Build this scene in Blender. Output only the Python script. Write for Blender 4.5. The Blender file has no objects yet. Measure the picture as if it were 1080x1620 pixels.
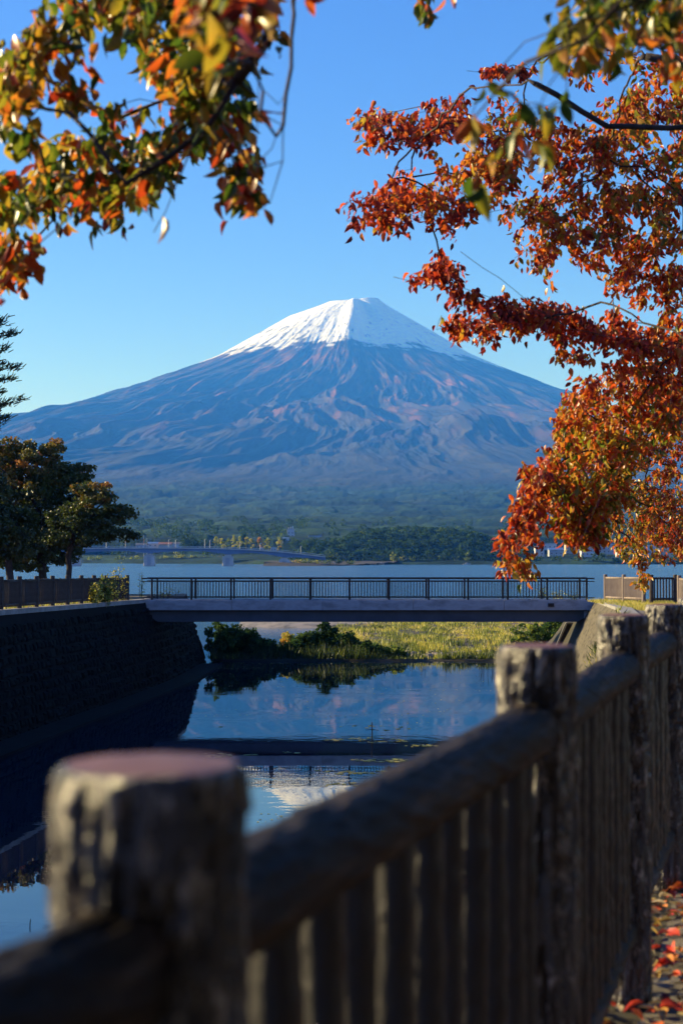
import bpy, math, random
import numpy as np
from mathutils import Vector, Matrix

random.seed(7); rng = np.random.default_rng(7)
S = bpy.context.scene
COL = S.collection
R = math.radians
F = 2377.0                      # focal length in photo pixels
HC = 6.4                        # eye height over the water
TILT = math.atan(72/F)

# ------------------------------------------------------------------ camera, sky, sun, exposure
cd = bpy.data.cameras.new("camera"); cam = bpy.data.objects.new("camera", cd); COL.objects.link(cam)
cd.sensor_fit = 'VERTICAL'; cd.sensor_height = 36.0; cd.lens = 36*F/1620
cd.clip_start = 0.05; cd.clip_end = 90000
cam.location = (0, 0, HC); cam.rotation_euler = (R(90)+TILT, 0, 0)
cd.dof.use_dof = True; cd.dof.focus_distance = 38.0; cd.dof.aperture_fstop = 2.9; cd.dof.aperture_blades = 9
S.camera = cam

SUN_EL = R(20); SUN_FWD = R(17)                 # to the left of the view, a little ahead of the camera
sdir = Vector((-math.cos(SUN_FWD)*math.cos(SUN_EL), math.sin(SUN_FWD)*math.cos(SUN_EL), math.sin(SUN_EL)))
w = bpy.data.worlds.new("World"); S.world = w; w.use_nodes = True
nt = w.node_tree; bg = nt.nodes['Background']
sky = nt.nodes.new('ShaderNodeTexSky'); sky.sky_type = 'NISHITA'; sky.sun_disc = False
sky.sun_elevation = SUN_EL; sky.sun_rotation = math.atan2(sdir.x, sdir.y)
sky.altitude = 900; sky.air_density = 1.0; sky.dust_density = 0.1; sky.ozone_density = 3.0
hs = nt.nodes.new('ShaderNodeHueSaturation'); hs.inputs['Saturation'].default_value = 1.22
nt.links.new(sky.outputs[0], hs.inputs['Color']); tn = nt.nodes.new('ShaderNodeMix'); tn.data_type = 'RGBA'; tn.blend_type = 'MULTIPLY'; tn.inputs[0].default_value = 1
tn.inputs[7].default_value = (.68, .61, .97, 1)
nt.links.new(hs.outputs[0], tn.inputs[6]); nt.links.new(tn.outputs[2], bg.inputs['Color'])
bg.inputs['Strength'].default_value = 0.106
sl = bpy.data.lights.new("sun", 'SUN'); sl.energy = 5.0; sl.angle = R(0.5); sl.color = (1, .90, .76)
so = bpy.data.objects.new("sun", sl); COL.objects.link(so)
so.rotation_euler = sdir.to_track_quat('Z', 'Y').to_euler(); so.location = (-30, 10, 40)
S.view_settings.view_transform = 'Standard'; S.view_settings.look = 'None'
S.view_settings.exposure = 1.3; S.view_settings.gamma = 1.0; S.view_settings.use_curve_mapping = False
S.cycles.max_bounces = 6; S.cycles.diffuse_bounces = 2; S.cycles.transparent_max_bounces = 8
S.cycles.volume_bounces = 0; S.cycles.caustics_reflective = False; S.cycles.caustics_refractive = False
S.cycles.use_denoising = True

# ------------------------------------------------------------------ helpers
def P(px, py, D):
    """world point seen at photo pixel (px, py) at forward distance D"""
    a = (px-540)/F; b = (810-py)/F
    c, s = math.cos(TILT), math.sin(TILT)
    y = c - b*s; z = s + b*c
    return Vector((a*D/y, D, HC + z*D/y))

def tag(o, label=None, cat=None, group=None, kind=None):
    if label: o['label'] = label
    if cat: o['category'] = cat
    if group: o['group'] = group
    if kind: o['kind'] = kind
    return o
def empty(name, loc=(0, 0, 0), rz=0):
    o = bpy.data.objects.new(name, None); COL.objects.link(o); o.location = loc
    o.rotation_euler.z = rz; o.empty_display_size = .2; return o
def link(name, me, parent=None, mat=None, loc=None):
    o = bpy.data.objects.new(name, me); COL.objects.link(o)
    if parent: o.parent = parent
    if mat and not me.materials: me.materials.append(mat)
    if loc is not None: o.location = loc
    return o

class MB:
    def __init__(s): s.v = []; s.f = []
    def add(s, vs, fs):
        n = len(s.v); s.v += [tuple(v) for v in vs]; s.f += [tuple(i+n for i in f) for f in fs]; return s
    def box(s, x0, x1, y0, y1, z0, z1, b=0):
        if b:                        # chamfered box
            vs = []; 
            import itertools
            bm = MBB(x0, x1, y0, y1, z0, z1, b); return s.add(*bm)
        vs = [(x, y, z) for z in (z0, z1) for y in (y0, y1) for x in (x0, x1)]
        return s.add(vs, [(0, 2, 3, 1), (4, 5, 7, 6), (0, 1, 5, 4), (2, 6, 7, 3), (0, 4, 6, 2), (1, 3, 7, 5)])
    def tube(s, pts, rad, seg=8, cap=True, wob=0):
        pts = [Vector(p) for p in pts]
        if not hasattr(rad, '__len__'): rad = [rad]*len(pts)
        vs = []; fs = []; up = None
        for i, p in enumerate(pts):
            t = (pts[min(i+1, len(pts)-1)]-pts[max(i-1, 0)])
            t = t.normalized() if t.length > 1e-9 else Vector((0, 0, 1))
            if up is None: up = t.orthogonal().normalized()
            up = (up - t*up.dot(t)); up = up.normalized() if up.length > 1e-6 else t.orthogonal().normalized()
            sd = t.cross(up)
            for k in range(seg):
                a = 2*math.pi*k/seg
                r = rad[i]*(1+(random.uniform(-wob, wob) if wob else 0))
                vs.append(p + (up*math.cos(a)+sd*math.sin(a))*r)
        for i in range(len(pts)-1):
            for k in range(seg):
                k2 = (k+1) % seg
                fs.append((i*seg+k, i*seg+k2, (i+1)*seg+k2, (i+1)*seg+k))
        if cap:
            fs.append(tuple(range(seg-1, -1, -1))); fs.append(tuple((len(pts)-1)*seg+k for k in range(seg)))
        return s.add(vs, fs)
    def mesh(s, name, mat=None, smooth=False):
        me = bpy.data.meshes.new(name); me.from_pydata(s.v, [], s.f)
        if smooth: me.polygons.foreach_set('use_smooth', [True]*len(me.polygons))
        if mat: me.materials.append(mat)
        me.update(); return me
    def build(s, name, mat, parent=None, smooth=False):
        return link(name, s.mesh(name, mat, smooth), parent)
def MBB(x0, x1, y0, y1, z0, z1, b):
    """box with chamfered edges (24 verts)"""
    vs = []; idx = {}
    for ix, x in enumerate((x0, x1)):
        for iy, y in enumerate((y0, y1)):
            for iz, z in enumerate((z0, z1)):
                sx, sy, sz = (b if not ix else -b), (b if not iy else -b), (b if not iz else -b)
                idx[ix, iy, iz, 0] = len(vs); vs.append((x, y+sy, z+sz))
                idx[ix, iy, iz, 1] = len(vs); vs.append((x+sx, y, z+sz))
                idx[ix, iy, iz, 2] = len(vs); vs.append((x+sx, y+sy, z))
    fs = []; I = idx
    for s_ in (0, 1):
        fs.append((I[s_,0,0,0], I[s_,0,1,0], I[s_,1,1,0], I[s_,1,0,0]) if not s_ else (I[s_,0,0,0], I[s_,1,0,0], I[s_,1,1,0], I[s_,0,1,0]))
        fs.append((I[0,s_,0,1], I[1,s_,0,1], I[1,s_,1,1], I[0,s_,1,1]) if not s_ else (I[0,s_,0,1], I[0,s_,1,1], I[1,s_,1,1], I[1,s_,0,1]))
        fs.append((I[0,0,s_,2], I[0,1,s_,2], I[1,1,s_,2], I[1,0,s_,2]) if not s_ else (I[0,0,s_,2], I[1,0,s_,2], I[1,1,s_,2], I[0,1,s_,2]))
    for i in (0, 1):
        for j in (0, 1):
            fs.append((I[i,j,0,0], I[i,j,0,1], I[i,j,1,1], I[i,j,1,0]))
            fs.append((I[i,0,j,0], I[i,0,j,2], I[i,1,j,2], I[i,1,j,0]))
            fs.append((I[0,i,j,1], I[0,i,j,2], I[1,i,j,2], I[1,i,j,1]))
            for k in (0, 1):
                fs.append((I[i,j,k,0], I[i,j,k,1], I[i,j,k,2]))
    return vs, fs

def np_mesh(name, V, Fq, mat=None, smooth=False, attrs=None):
    """fast mesh: V (n,3), Fq (m,k) equal-sized faces; attrs {name: (n,) float or (n,3) colour} on points"""
    me = bpy.data.meshes.new(name); V = np.asarray(V, np.float32); Fq = np.asarray(Fq, np.int32)
    m, k = Fq.shape
    me.vertices.add(len(V)); me.vertices.foreach_set('co', V.ravel())
    me.loops.add(m*k); me.loops.foreach_set('vertex_index', Fq.ravel())
    me.polygons.add(m); me.polygons.foreach_set('loop_start', np.arange(0, m*k, k, dtype=np.int32))
    me.update(calc_edges=True)
    if smooth: me.polygons.foreach_set('use_smooth', np.ones(m, bool))
    for nm, a in (attrs or {}).items():
        a = np.asarray(a, np.float32)
        if a.ndim == 1:
            at = me.attributes.new(nm, 'FLOAT', 'POINT'); at.data.foreach_set('value', a)
        else:
            at = me.attributes.new(nm, 'FLOAT_COLOR', 'POINT')
            at.data.foreach_set('color', np.concatenate([a, np.ones((len(a), 1), np.float32)], 1).ravel())
    if mat: me.materials.append(mat)
    return me

# gradient noise
_perm = rng.permutation(512).astype(np.int64); _g = rng.uniform(0, 2*np.pi, 512)
def pnoise(x, y):
    xi = np.floor(x).astype(np.int64); yi = np.floor(y).astype(np.int64); xf = x-xi; yf = y-yi
    u = xf*xf*xf*(xf*(xf*6-15)+10); v = yf*yf*yf*(yf*(yf*6-15)+10)
    def gr(i, j, dx, dy):
        a = _g[_perm[(_perm[i & 511]+j) & 511]]; return np.cos(a)*dx+np.sin(a)*dy
    a = gr(xi, yi, xf, yf); b = gr(xi+1, yi, xf-1, yf); c = gr(xi, yi+1, xf, yf-1); d = gr(xi+1, yi+1, xf-1, yf-1)
    return ((a*(1-u)+b*u)*(1-v)+(c*(1-u)+d*u)*v)*1.5
def fbm(x, y, o=5, lac=2.05, gain=.5):
    s = 0; a = 1
    for i in range(o): s = s+a*pnoise(x+17.3*i, y-9.1*i); x = x*lac; y = y*lac; a *= gain
    return s
def ridged(x, y, o=5, gain=.5):
    s = 0; a = 1
    for i in range(o): s = s+a*(1-2*np.abs(pnoise(x+5.7*i, y+3.3*i))); x = x*2.05; y = y*2.05; a *= gain
    return s
def sstep(a, b, x): t = np.clip((x-a)/(b-a), 0, 1); return t*t*(3-2*t)

# ------------------------------------------------------------------ materials
def new_mat(name):
    m = bpy.data.materials.new(name); m.use_nodes = True
    return m, m.node_tree.nodes, m.node_tree.links, m.node_tree.nodes['Principled BSDF']
def ramp(N, stops):
    r = N.new('ShaderNodeValToRGB'); e = r.color_ramp.elements
    while len(e) < len(stops): e.new(.5)
    for x, (p, c) in zip(e, stops): x.position = p; x.color = (*c, 1)
    return r
def mat(name, c1, c2=None, scale=3.0, rough=.8, bump=0.0, bscale=None, stretch=(1, 1, 1), spec=.3, metal=0, detail=6, c3=None, bdist=.02):
    m, N, L, b = new_mat(name)
    tc = N.new('ShaderNodeTexCoord'); mp = N.new('ShaderNodeMapping'); mp.inputs['Scale'].default_value = stretch
    L.new(tc.outputs['Object'], mp.inputs['Vector'])
    nz = N.new('ShaderNodeTexNoise'); nz.inputs['Scale'].default_value = scale; nz.inputs['Detail'].default_value = detail
    nz.inputs['Roughness'].default_value = .62; L.new(mp.outputs[0], nz.inputs['Vector'])
    st = [(.35, c1), (.65, c2 or c1)] if c3 is None else [(.34, c1), (.54, c2), (.70, c3)]
    r = ramp(N, st); L.new(nz.outputs[0], r.inputs[0]); L.new(r.outputs[0], b.inputs['Base Color'])
    b.inputs['Roughness'].default_value = rough; b.inputs['Specular IOR Level'].default_value = spec; b.inputs['Metallic'].default_value = metal
    if bump:
        n2 = N.new('ShaderNodeTexNoise'); n2.inputs['Scale'].default_value = bscale or scale*4; n2.inputs['Detail'].default_value = 8
        n2.inputs['Roughness'].default_value = .7; L.new(mp.outputs[0], n2.inputs['Vector'])
        bp = N.new('ShaderNodeBump'); bp.inputs['Strength'].default_value = bump; bp.inputs['Distance'].default_value = bdist
        L.new(n2.outputs[0], bp.inputs['Height']); L.new(bp.outputs[0], b.inputs['Normal'])
    return m
def leaf_mat(name, stops, trans=.45, rough=.5, varied=True):
    """colour from the point attribute 'hue'; thin leaf that lets light through"""
    m, N, L, b = new_mat(name)
    at = N.new('ShaderNodeAttribute'); at.attribute_name = 'hue'
    tc = N.new('ShaderNodeTexCoord')
    nz = N.new('ShaderNodeTexNoise'); nz.inputs['Scale'].default_value = 28 if varied else 3; nz.inputs['Detail'].default_value = 3
    L.new(tc.outputs['Object'], nz.inputs['Vector'])
    mm = N.new('ShaderNodeMath'); mm.operation = 'MULTIPLY_ADD'; mm.inputs[1].default_value = .34; L.new(nz.outputs[0], mm.inputs[0])
    sb = N.new('ShaderNodeMath'); sb.operation = 'SUBTRACT'; sb.inputs[1].default_value = .17
    L.new(at.outputs['Fac'], sb.inputs[0]); L.new(sb.outputs[0], mm.inputs[2])
    r = ramp(N, stops); L.new(mm.outputs[0], r.inputs[0]); L.new(r.outputs[0], b.inputs['Base Color'])
    b.inputs['Roughness'].default_value = rough; b.inputs['Specular IOR Level'].default_value = .4 if rough < .8 else .05
    tr = N.new('ShaderNodeBsdfTranslucent'); h2 = N.new('ShaderNodeHueSaturation'); h2.inputs['Value'].default_value = 1.2
    L.new(r.outputs[0], h2.inputs['Color']); L.new(h2.outputs[0], tr.inputs['Color'])
    mx = N.new('ShaderNodeMixShader'); mx.inputs[0].default_value = trans
    L.new(b.outputs[0], mx.inputs[1]); L.new(tr.outputs[0], mx.inputs[2])
    L.new(mx.outputs[0], N['Material Output'].inputs['Surface'])
    return m

M = {}
M['autumn'] = leaf_mat('autumn_leaf', [(0, (.10, .012, .010)), (.18, (.32, .032, .012)), (.36, (.48, .080, .014)), (.52, (.48, .16, .02)),
                                       (.66, (.40, .26, .025)), (.82, (.17, .18, .016)), (1, (.045, .09, .010))], trans=.5, rough=.34)
M['green'] = leaf_mat('green_leaf', [(0, (.020, .034, .008)), (.35, (.035, .055, .010)), (.6, (.06, .075, .012)), (.8, (.15, .11, .014)), (1, (.30, .11, .014))], trans=.3, varied=False)
M['farleaf'] = leaf_mat('far_leaf', [(0, (.014, .034, .012)), (.3, (.042, .085, .022)), (.55, (.12, .17, .034)), (.75, (.42, .42, .06)), (.88, (.42, .36, .06)), (1, (.45, .22, .045))], trans=.35, rough=.9, varied=False)
M['grass'] = leaf_mat('reed_blade', [(0, (.02, .04, .010)), (.35, (.05, .075, .014)), (.6, (.21, .24, .03)), (.8, (.46, .40, .055)), (1, (.55, .42, .12))], trans=.35, varied=False)
M['needle'] = leaf_mat('needle', [(0, (.010, .022, .010)), (1, (.030, .055, .016))], trans=.15, varied=False)
M['bark'] = mat('bark', (.020, .014, .012), (.055, .043, .036), 9, .9, .8, 22, (1, 1, .35))
M['twig'] = mat('twig_bark', (.018, .009, .008), (.05, .032, .025), 14, .75, .3)
M['concrete'] = mat('bridge_concrete', (.22, .22, .21), (.36, .36, .345), .9, .85, .3, 9, (1, 1, 2.2), c3=(.28, .28, .27))
M['girder'] = mat('girder_paint', (.05, .06, .07), (.085, .095, .11), .7, .6, .1, 6)
M['railing'] = mat('railing_paint', (.008, .006, .007), (.016, .011, .011), 5, .45, .1)
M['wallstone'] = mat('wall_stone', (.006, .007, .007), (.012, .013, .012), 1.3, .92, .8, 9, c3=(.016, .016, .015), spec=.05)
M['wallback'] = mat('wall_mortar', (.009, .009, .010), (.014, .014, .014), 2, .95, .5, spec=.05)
M['cobble'] = mat('rubble_concrete', (.030, .027, .020), (.13, .115, .085), 3.6, .95, 1.0, 14, c3=(.075, .068, .05), bdist=.09)
M['coping'] = mat('coping_concrete', (.17, .165, .15), (.28, .27, .25), 2, .9, .4)
M['earth'] = mat('earth', (.06, .045, .03), (.13, .10, .065), 1.2, .95, .6, 12)
M['path'] = mat('path_gravel', (.06, .053, .043), (.17, .15, .125), 5, .95, .7, 60, c3=(.15, .135, .11))
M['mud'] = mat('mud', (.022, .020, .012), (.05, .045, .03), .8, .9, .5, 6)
M['pebble'] = mat('pebble', (.09, .085, .08), (.22, .20, .18), .9, .9, .3, c3=(.24, .20, .18))
M['white'] = mat('white_wall', (.40, .41, .43), (.50, .50, .50), .1, .8)
M['greyw'] = mat('grey_wall', (.28, .29, .31), (.38, .38, .39), .1, .8)
M['tanw'] = mat('tan_wall', (.38, .30, .22), (.45, .38, .29), .1, .8)
M['roofd'] = mat('dark_roof', (.05, .055, .07), (.09, .09, .10), .3, .7)
M['roofb'] = mat('blue_roof', (.06, .12, .30), (.09, .17, .36), .3, .6)
M['roofr'] = mat('brown_roof', (.16, .07, .045), (.22, .10, .06), .3, .7)
M['glass'] = mat('window_glass', (.02, .03, .045), (.03, .04, .06), 1, .1, spec=.6)
M['pier'] = mat('pier_concrete', (.42, .40, .36), (.55, .53, .48), .2, .85)
M['bluegirder'] = mat('blue_girder_paint', (.10, .17, .30), (.13, .20, .33), .1, .5)
M['pole'] = mat('pole_metal', (.40, .41, .42), (.50, .50, .50), 1, .5)
M['redpole'] = mat('red_pole_paint', (.40, .10, .07), (.5, .14, .1), 1, .5)
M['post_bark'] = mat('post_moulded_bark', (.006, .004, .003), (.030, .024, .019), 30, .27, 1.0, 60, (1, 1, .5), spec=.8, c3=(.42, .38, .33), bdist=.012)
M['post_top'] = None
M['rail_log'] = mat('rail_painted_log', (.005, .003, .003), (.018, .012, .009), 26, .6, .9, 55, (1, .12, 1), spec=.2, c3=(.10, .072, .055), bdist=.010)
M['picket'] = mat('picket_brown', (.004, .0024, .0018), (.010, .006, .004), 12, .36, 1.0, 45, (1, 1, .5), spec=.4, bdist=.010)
M['sunpicket'] = mat('picket_sunlit', (.13, .10, .085), (.26, .21, .175), 6, .8, .5, 40, (1, 1, .15))  # sunlit paleness is put into this picket colour
M['darkpost'] = mat('old_post_brown', (.030, .022, .018), (.07, .055, .045), 5, .8, .5)

def top_mat():                   # cut-log end: rings, reddish
    m, N, L, b = new_mat('post_log_end')
    tc = N.new('ShaderNodeTexCoord'); wv = N.new('ShaderNodeTexWave'); wv.wave_type = 'RINGS'; wv.rings_direction = 'Z'
    wv.inputs['Scale'].default_value = 22; wv.inputs['Distortion'].default_value = 3; wv.inputs['Detail'].default_value = 3
    L.new(tc.outputs['Object'], wv.inputs['Vector'])
    r = ramp(N, [(0, (.11, .045, .032)), (.6, (.20, .08, .045)), (1, (.27, .13, .075))]); L.new(wv.outputs[0], r.inputs[0]); 
    nz = N.new('ShaderNodeTexNoise'); nz.inputs['Scale'].default_value = 14; nz.inputs['Detail'].default_value = 6
    L.new(tc.outputs['Object'], nz.inputs['Vector'])
    mx = N.new('ShaderNodeMix'); mx.data_type = 'RGBA'; mx.blend_type = 'MULTIPLY'; mx.inputs[0].default_value = .7
    r2 = ramp(N, [(.35, (.55, .32, .2)), (.62, (1, 1, 1))]); L.new(nz.outputs[0], r2.inputs[0])
    L.new(r.outputs[0], mx.inputs[6]); L.new(r2.outputs[0], mx.inputs[7]); L.new(mx.outputs[2], b.inputs['Base Color'])
    b.inputs['Roughness'].default_value = .45
    return m
M['post_top'] = top_mat()

# ================================================================== SETTING
# ---- the volcano and the plain at its foot: one terrain sheet seen across the lake
SX, SY, CR = 150.0, 17000.0, 285.0
LR = [0, 285, 357, 786, 1144, 1609, 2216, 2931, 3646, 4204, 5500, 7000, 9000, 11000, 13000, 14500, 15600, 17000, 60000]
LZ = [2800, 2870, 2868, 2700, 2488, 2216, 1948, 1672, 1440, 1330, 985, 720, 450, 260, 130, 60, 14, 6, 4]
RR = [0, 285, 330, 572, 930, 1359, 2288, 3718, 5000, 6500, 8500, 11000, 13000, 14500, 15600, 17000, 60000]
RZ = [2800, 2905, 2880, 2735, 2518, 2248, 1818, 1310, 1010, 740, 470, 255, 128, 60, 14, 6, 4]
def terrain(x, y):
    dx, dy = x-SX, y-SY; r = np.hypot(dx, dy)+1e-6; th = np.arctan2(dx, -dy)     # th 0 = towards the lake
    wv = sstep(-.75, .75, dx/r)
    base = np.interp(r, LR, LZ)*(1-wv)+np.interp(r, RR, RZ)*wv
    base = np.where(r < CR, 2905-170*sstep(CR, 40, r)-30*(1-wv), base)
    base += 62*np.exp(-((dx-120)**2+(dy+60)**2)/(2*110**2)) + 18*np.exp(-((dx+190)**2+(dy+180)**2)/(2*90**2))
    lr = np.log(r/300)
    wp = .10*fbm(dx/2300, dy/2300, 3)
    g1 = ridged(th*6+wp*4+3, lr*.9, 4)            # broad ribs
    g2 = ridged(th*17+wp*4+9, lr*1.9+4, 5)        # gullies
    g3 = fbm(th*85+wp*6, lr*3, 3)
    base += 55*np.exp(-((th+.04)/.11)**2)*np.interp(r, [250, 500, 1400, 2600], [0, 1, 1, 0]) - 35*np.exp(-((th-.22)/.12)**2)*np.interp(r, [250, 500, 1400, 2600], [0, 1, 1, 0])
    a1 = np.interp(r, [0, 400, 1200, 2500, 4500, 7000, 9500, 12000, 16000], [0, 2, 8, 44, 110, 75, 14, 4, 1])
    a2 = np.interp(r, [0, 300, 900, 2500, 4500, 7000, 10000, 14000], [0, .8, 1.5, 8, 22, 24, 6, 2])
    a3 = np.interp(r, [0, 300, 1500, 4000, 8000, 12000], [.3, .6, 1.6, 5, 4, 2])
    ed = np.interp(np.abs(th), [0, 1.1, 1.5, 3.2], [1, 1, .25, .25])
    z = base+ed*(a1*(g1-.75)+a2*(g2-.7))+a3*g3
    # the worn older spurs at mid height, facing the lake
    for (cx, cy, rx, ry, h) in ((900, -5600, 900, 700, 150), (2100, -6300, 1300, 700, 190), (3300, -5200, 1300, 900, 170), (-700, -5200, 900, 800, 80), (-2900, -5600, 1500, 900, 120), (-4600, -4900, 1500, 800, 110)):
        q = np.exp(-(((dx-cx)/rx)**2+((dy-cy)/ry)**2)); z += h*q*(.25+.42*ridged(th*9+cx+wp*2, lr*3, 4))
    can = fbm(x/95, y/150, 4)
    z += np.interp(r, [9000, 10500, 15000, 15700], [0, 9, 7, 2])*can
    z += np.interp(r, [9500, 11500, 14500, 15600], [0, 26, 10, 0])*fbm(x/900, y/600, 3)
    sh = y-(1395+30*fbm(x/240, y*0+3.3, 3)+np.interp(x, [-700, -250, -60, 100], [300, 230, 30, 0]))
    z = np.where(sh < 260, np.minimum(z, 2.6+np.maximum(sh, 0)*.03)+0, z)
    z = np.where(sh < 22, -1.5+4.1*sstep(-8, 22, sh), z)
    return z, r, th, g1, g2, can
t1 = np.concatenate([np.linspace(-.75, -.24, 70, endpoint=False), np.linspace(-.24, .24, 860), np.linspace(.24, .75, 71)[1:]])
D1 = np.concatenate([np.linspace(1340, 1500, 24, endpoint=False), np.geomspace(1500, 8000, 190, endpoint=False), np.linspace(8000, 16200, 400, endpoint=False), np.linspace(16200, 17400, 90, endpoint=False), np.linspace(17400, 23000, 36)])
TT, DD = np.meshgrid(t1, D1); X = TT*DD
Z, r_, th_, g1_, g2_, can_ = terrain(X, DD)
n1, m1 = TT.shape
ii = (np.arange(n1-1)[:, None]*m1+np.arange(m1-1)[None, :]).ravel()
Fq = np.stack([ii, ii+1, ii+m1+1, ii+m1], 1)
def mixc(a, b, t): return a*(1-t[..., None])+b*t[..., None]
C = lambda *c: np.array(c, float)
nA = fbm(X/700, DD/900, 5); nB = fbm(th_*26+3, np.log(r_)*7, 5); nC = fbm(X/210, DD/260, 4)
col = np.ones(X.shape+(3,))*C(.026, .024, .030)                                    # scoria
col = mixc(col, C(.19, .080, .020), sstep(.10, .9, nB+.5*nA+.35*np.exp(-((th_+.35)/.3)**2)*sstep(1500, 2000, Z))*sstep(2350, 2000, Z)*sstep(700, 1300, Z)*.8)    # rust larch and bare streaks
col = mixc(col, C(.095, .08, .05), sstep(.25, .8, g2_-.9+.6*nC)*sstep(2300, 1700, Z)*.45)
gfor = sstep(1250, 500, Z+330*nA+200*nB)
col = mixc(col, mixc(np.ones(X.shape+(3,))*C(.030, .034, .020), C(.055, .060, .028), sstep(.0, .8, nB+.3*nC)), gfor*.75)
low = sstep(430, 250, Z+70*nA+60*nC)
fc = mixc(np.ones(X.shape+(3,))*C(.008, .028, .017), C(.026, .062, .030), sstep(-.4, .6, can_+.4*nA))
fc = mixc(fc, C(.05, .06, .03), sstep(.45, 1.0, fbm(X/400+9, DD/170, 4))*.6)
col = mixc(col, fc, low)
sl_ = 2225+85*fbm(th_*7, np.log(r_)*1.2+5, 4)+28*fbm(th_*40, np.log(r_)*2.5, 4)+55*fbm(X/170, DD/170+Z/120, 4)-np.interp(np.abs(X-SX), [500, 1100, 1700], [0, 55, 95])-np.interp(X-SX, [-400, 300, 1500], [0, 0, 60])
snow = sstep(-30, 40, Z-sl_)
rock = sstep(.60, .80, fbm(th_*26+8, np.log(r_)*9, 4)+.42*sstep(2760, 2480, Z)*sstep(SX-150, SX-500, X))*sstep(2860, 2500, Z)
rim = sstep(.35, .6, fbm(X/90, DD/200, 3))*sstep(2855, 2885, Z)*sstep(330, 200, np.abs(r_-CR))
snow = snow*(1-.75*rock)*(1-.7*rim)
col = mixc(col, C(.86, .87, .90), snow)
M['terrain'], N, L, b = new_mat('terrain')
at = N.new('ShaderNodeAttribute'); at.attribute_name = 'col'
tc = N.new('ShaderNodeTexCoord'); nz = N.new('ShaderNodeTexNoise'); nz.inputs['Scale'].default_value = .02; nz.inputs['Detail'].default_value = 7; nz.inputs['Roughness'].default_value = .7
L.new(tc.outputs['Object'], nz.inputs['Vector'])
rr = ramp(N, [(.3, (.72, .72, .72)), (.7, (1, 1, 1))]); L.new(nz.outputs[0], rr.inputs[0])
mx = N.new('ShaderNodeMix'); mx.data_type = 'RGBA'; mx.blend_type = 'MULTIPLY'; mx.inputs[0].default_value = 1
L.new(at.outputs['Color'], mx.inputs[6]); L.new(rr.outputs[0], mx.inputs[7]); L.new(mx.outputs[2], b.inputs['Base Color'])
bp = N.new('ShaderNodeBump'); bp.inputs['Strength'].default_value = .8; bp.inputs['Distance'].default_value = 14
L.new(nz.outputs[0], bp.inputs['Height']); L.new(bp.outputs[0], b.inputs['Normal'])
b.inputs['Roughness'].default_value = .95; b.inputs['Specular IOR Level'].default_value = .1
me = np_mesh('mountain', np.stack([X, DD, Z], -1).reshape(-1, 3), Fq, M['terrain'], True, {'col': col.reshape(-1, 3)})
tag(link('mountain', me), 'snow-capped volcano rising from a forested plain across the lake', kind='structure')

# ---- water: one sheet for the canal and the lake
M['water'], N, L, b = new_mat('water')
b.inputs['Base Color'].default_value = (.0025, .012, .026, 1); b.inputs['Roughness'].default_value = .0
b.inputs['IOR'].default_value = 1.42; b.inputs['Specular IOR Level'].default_value = .85
geo = N.new('ShaderNodeNewGeometry'); sep = N.new('ShaderNodeSeparateXYZ'); L.new(geo.outputs['Position'], sep.inputs[0])
mr = N.new('ShaderNodeMapRange'); mr.inputs[1].default_value = 112; mr.inputs[2].default_value = 260; mr.inputs[3].default_value = 0; mr.inputs[4].default_value = 1
L.new(sep.outputs['Y'], mr.inputs[0])
def wn(scale, st, det, rg=.55):
    mp = N.new('ShaderNodeMapping'); mp.inputs['Scale'].default_value = st; L.new(geo.outputs['Position'], mp.inputs['Vector'])
    nz = N.new('ShaderNodeTexNoise'); nz.inputs['Scale'].default_value = scale; nz.inputs['Detail'].default_value = det; nz.inputs['Roughness'].default_value = rg
    L.new(mp.outputs[0], nz.inputs['Vector']); return nz.outputs[0]
calm = wn(2.2, (1, .8, 1), 3); lake = wn(1.1, (.7, 1, 1), 5, .65); patch = wn(.11, (.5, 1.6, 1), 4)
pr = ramp(N, [(.50, (.10, .10, .10)), (.62, (1, 1, 1))]); L.new(patch, pr.inputs[0])
ma = N.new('ShaderNodeMath'); ma.operation = 'MULTIPLY'; L.new(calm, ma.inputs[0]); L.new(pr.outputs[0], ma.inputs[1])
mb_ = N.new('ShaderNodeMath'); mb_.operation = 'MULTIPLY'; mb_.inputs[1].default_value = .006; L.new(ma.outputs[0], mb_.inputs[0])
mc = N.new('ShaderNodeMath'); mc.operation = 'MULTIPLY'; L.new(lake, mc.inputs[0]); L.new(mr.outputs[0], mc.inputs[1])
md = N.new('ShaderNodeMath'); md.operation = 'MULTIPLY_ADD'; md.inputs[1].default_value = .26; L.new(mc.outputs[0], md.inputs[0]); L.new(mb_.outputs[0], md.inputs[2])
bp = N.new('ShaderNodeBump'); bp.inputs['Strength'].default_value = 1; bp.inputs['Distance'].default_value = 1.0
L.new(md.outputs[0], bp.inputs['Height']); L.new(bp.outputs[0], b.inputs['Normal'])
mrr = N.new('ShaderNodeMath'); mrr.operation = 'MULTIPLY'; mrr.inputs[1].default_value = .2; L.new(mr.outputs[0], mrr.inputs[0]); L.new(mrr.outputs[0], b.inputs['Roughness'])
wm = MB(); xs = [-9000, -60, 60, 9000]; ys = [-60, 110, 1900]
wm.add([(x, y, 0) for y in ys for x in xs], [(j*4+i, j*4+i+1, j*4+i+5, j*4+i+4) for j in range(2) for i in range(3)])
tag(wm.build('water', M['water']), 'calm blue canal water opening into the lake', kind='structure')

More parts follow.
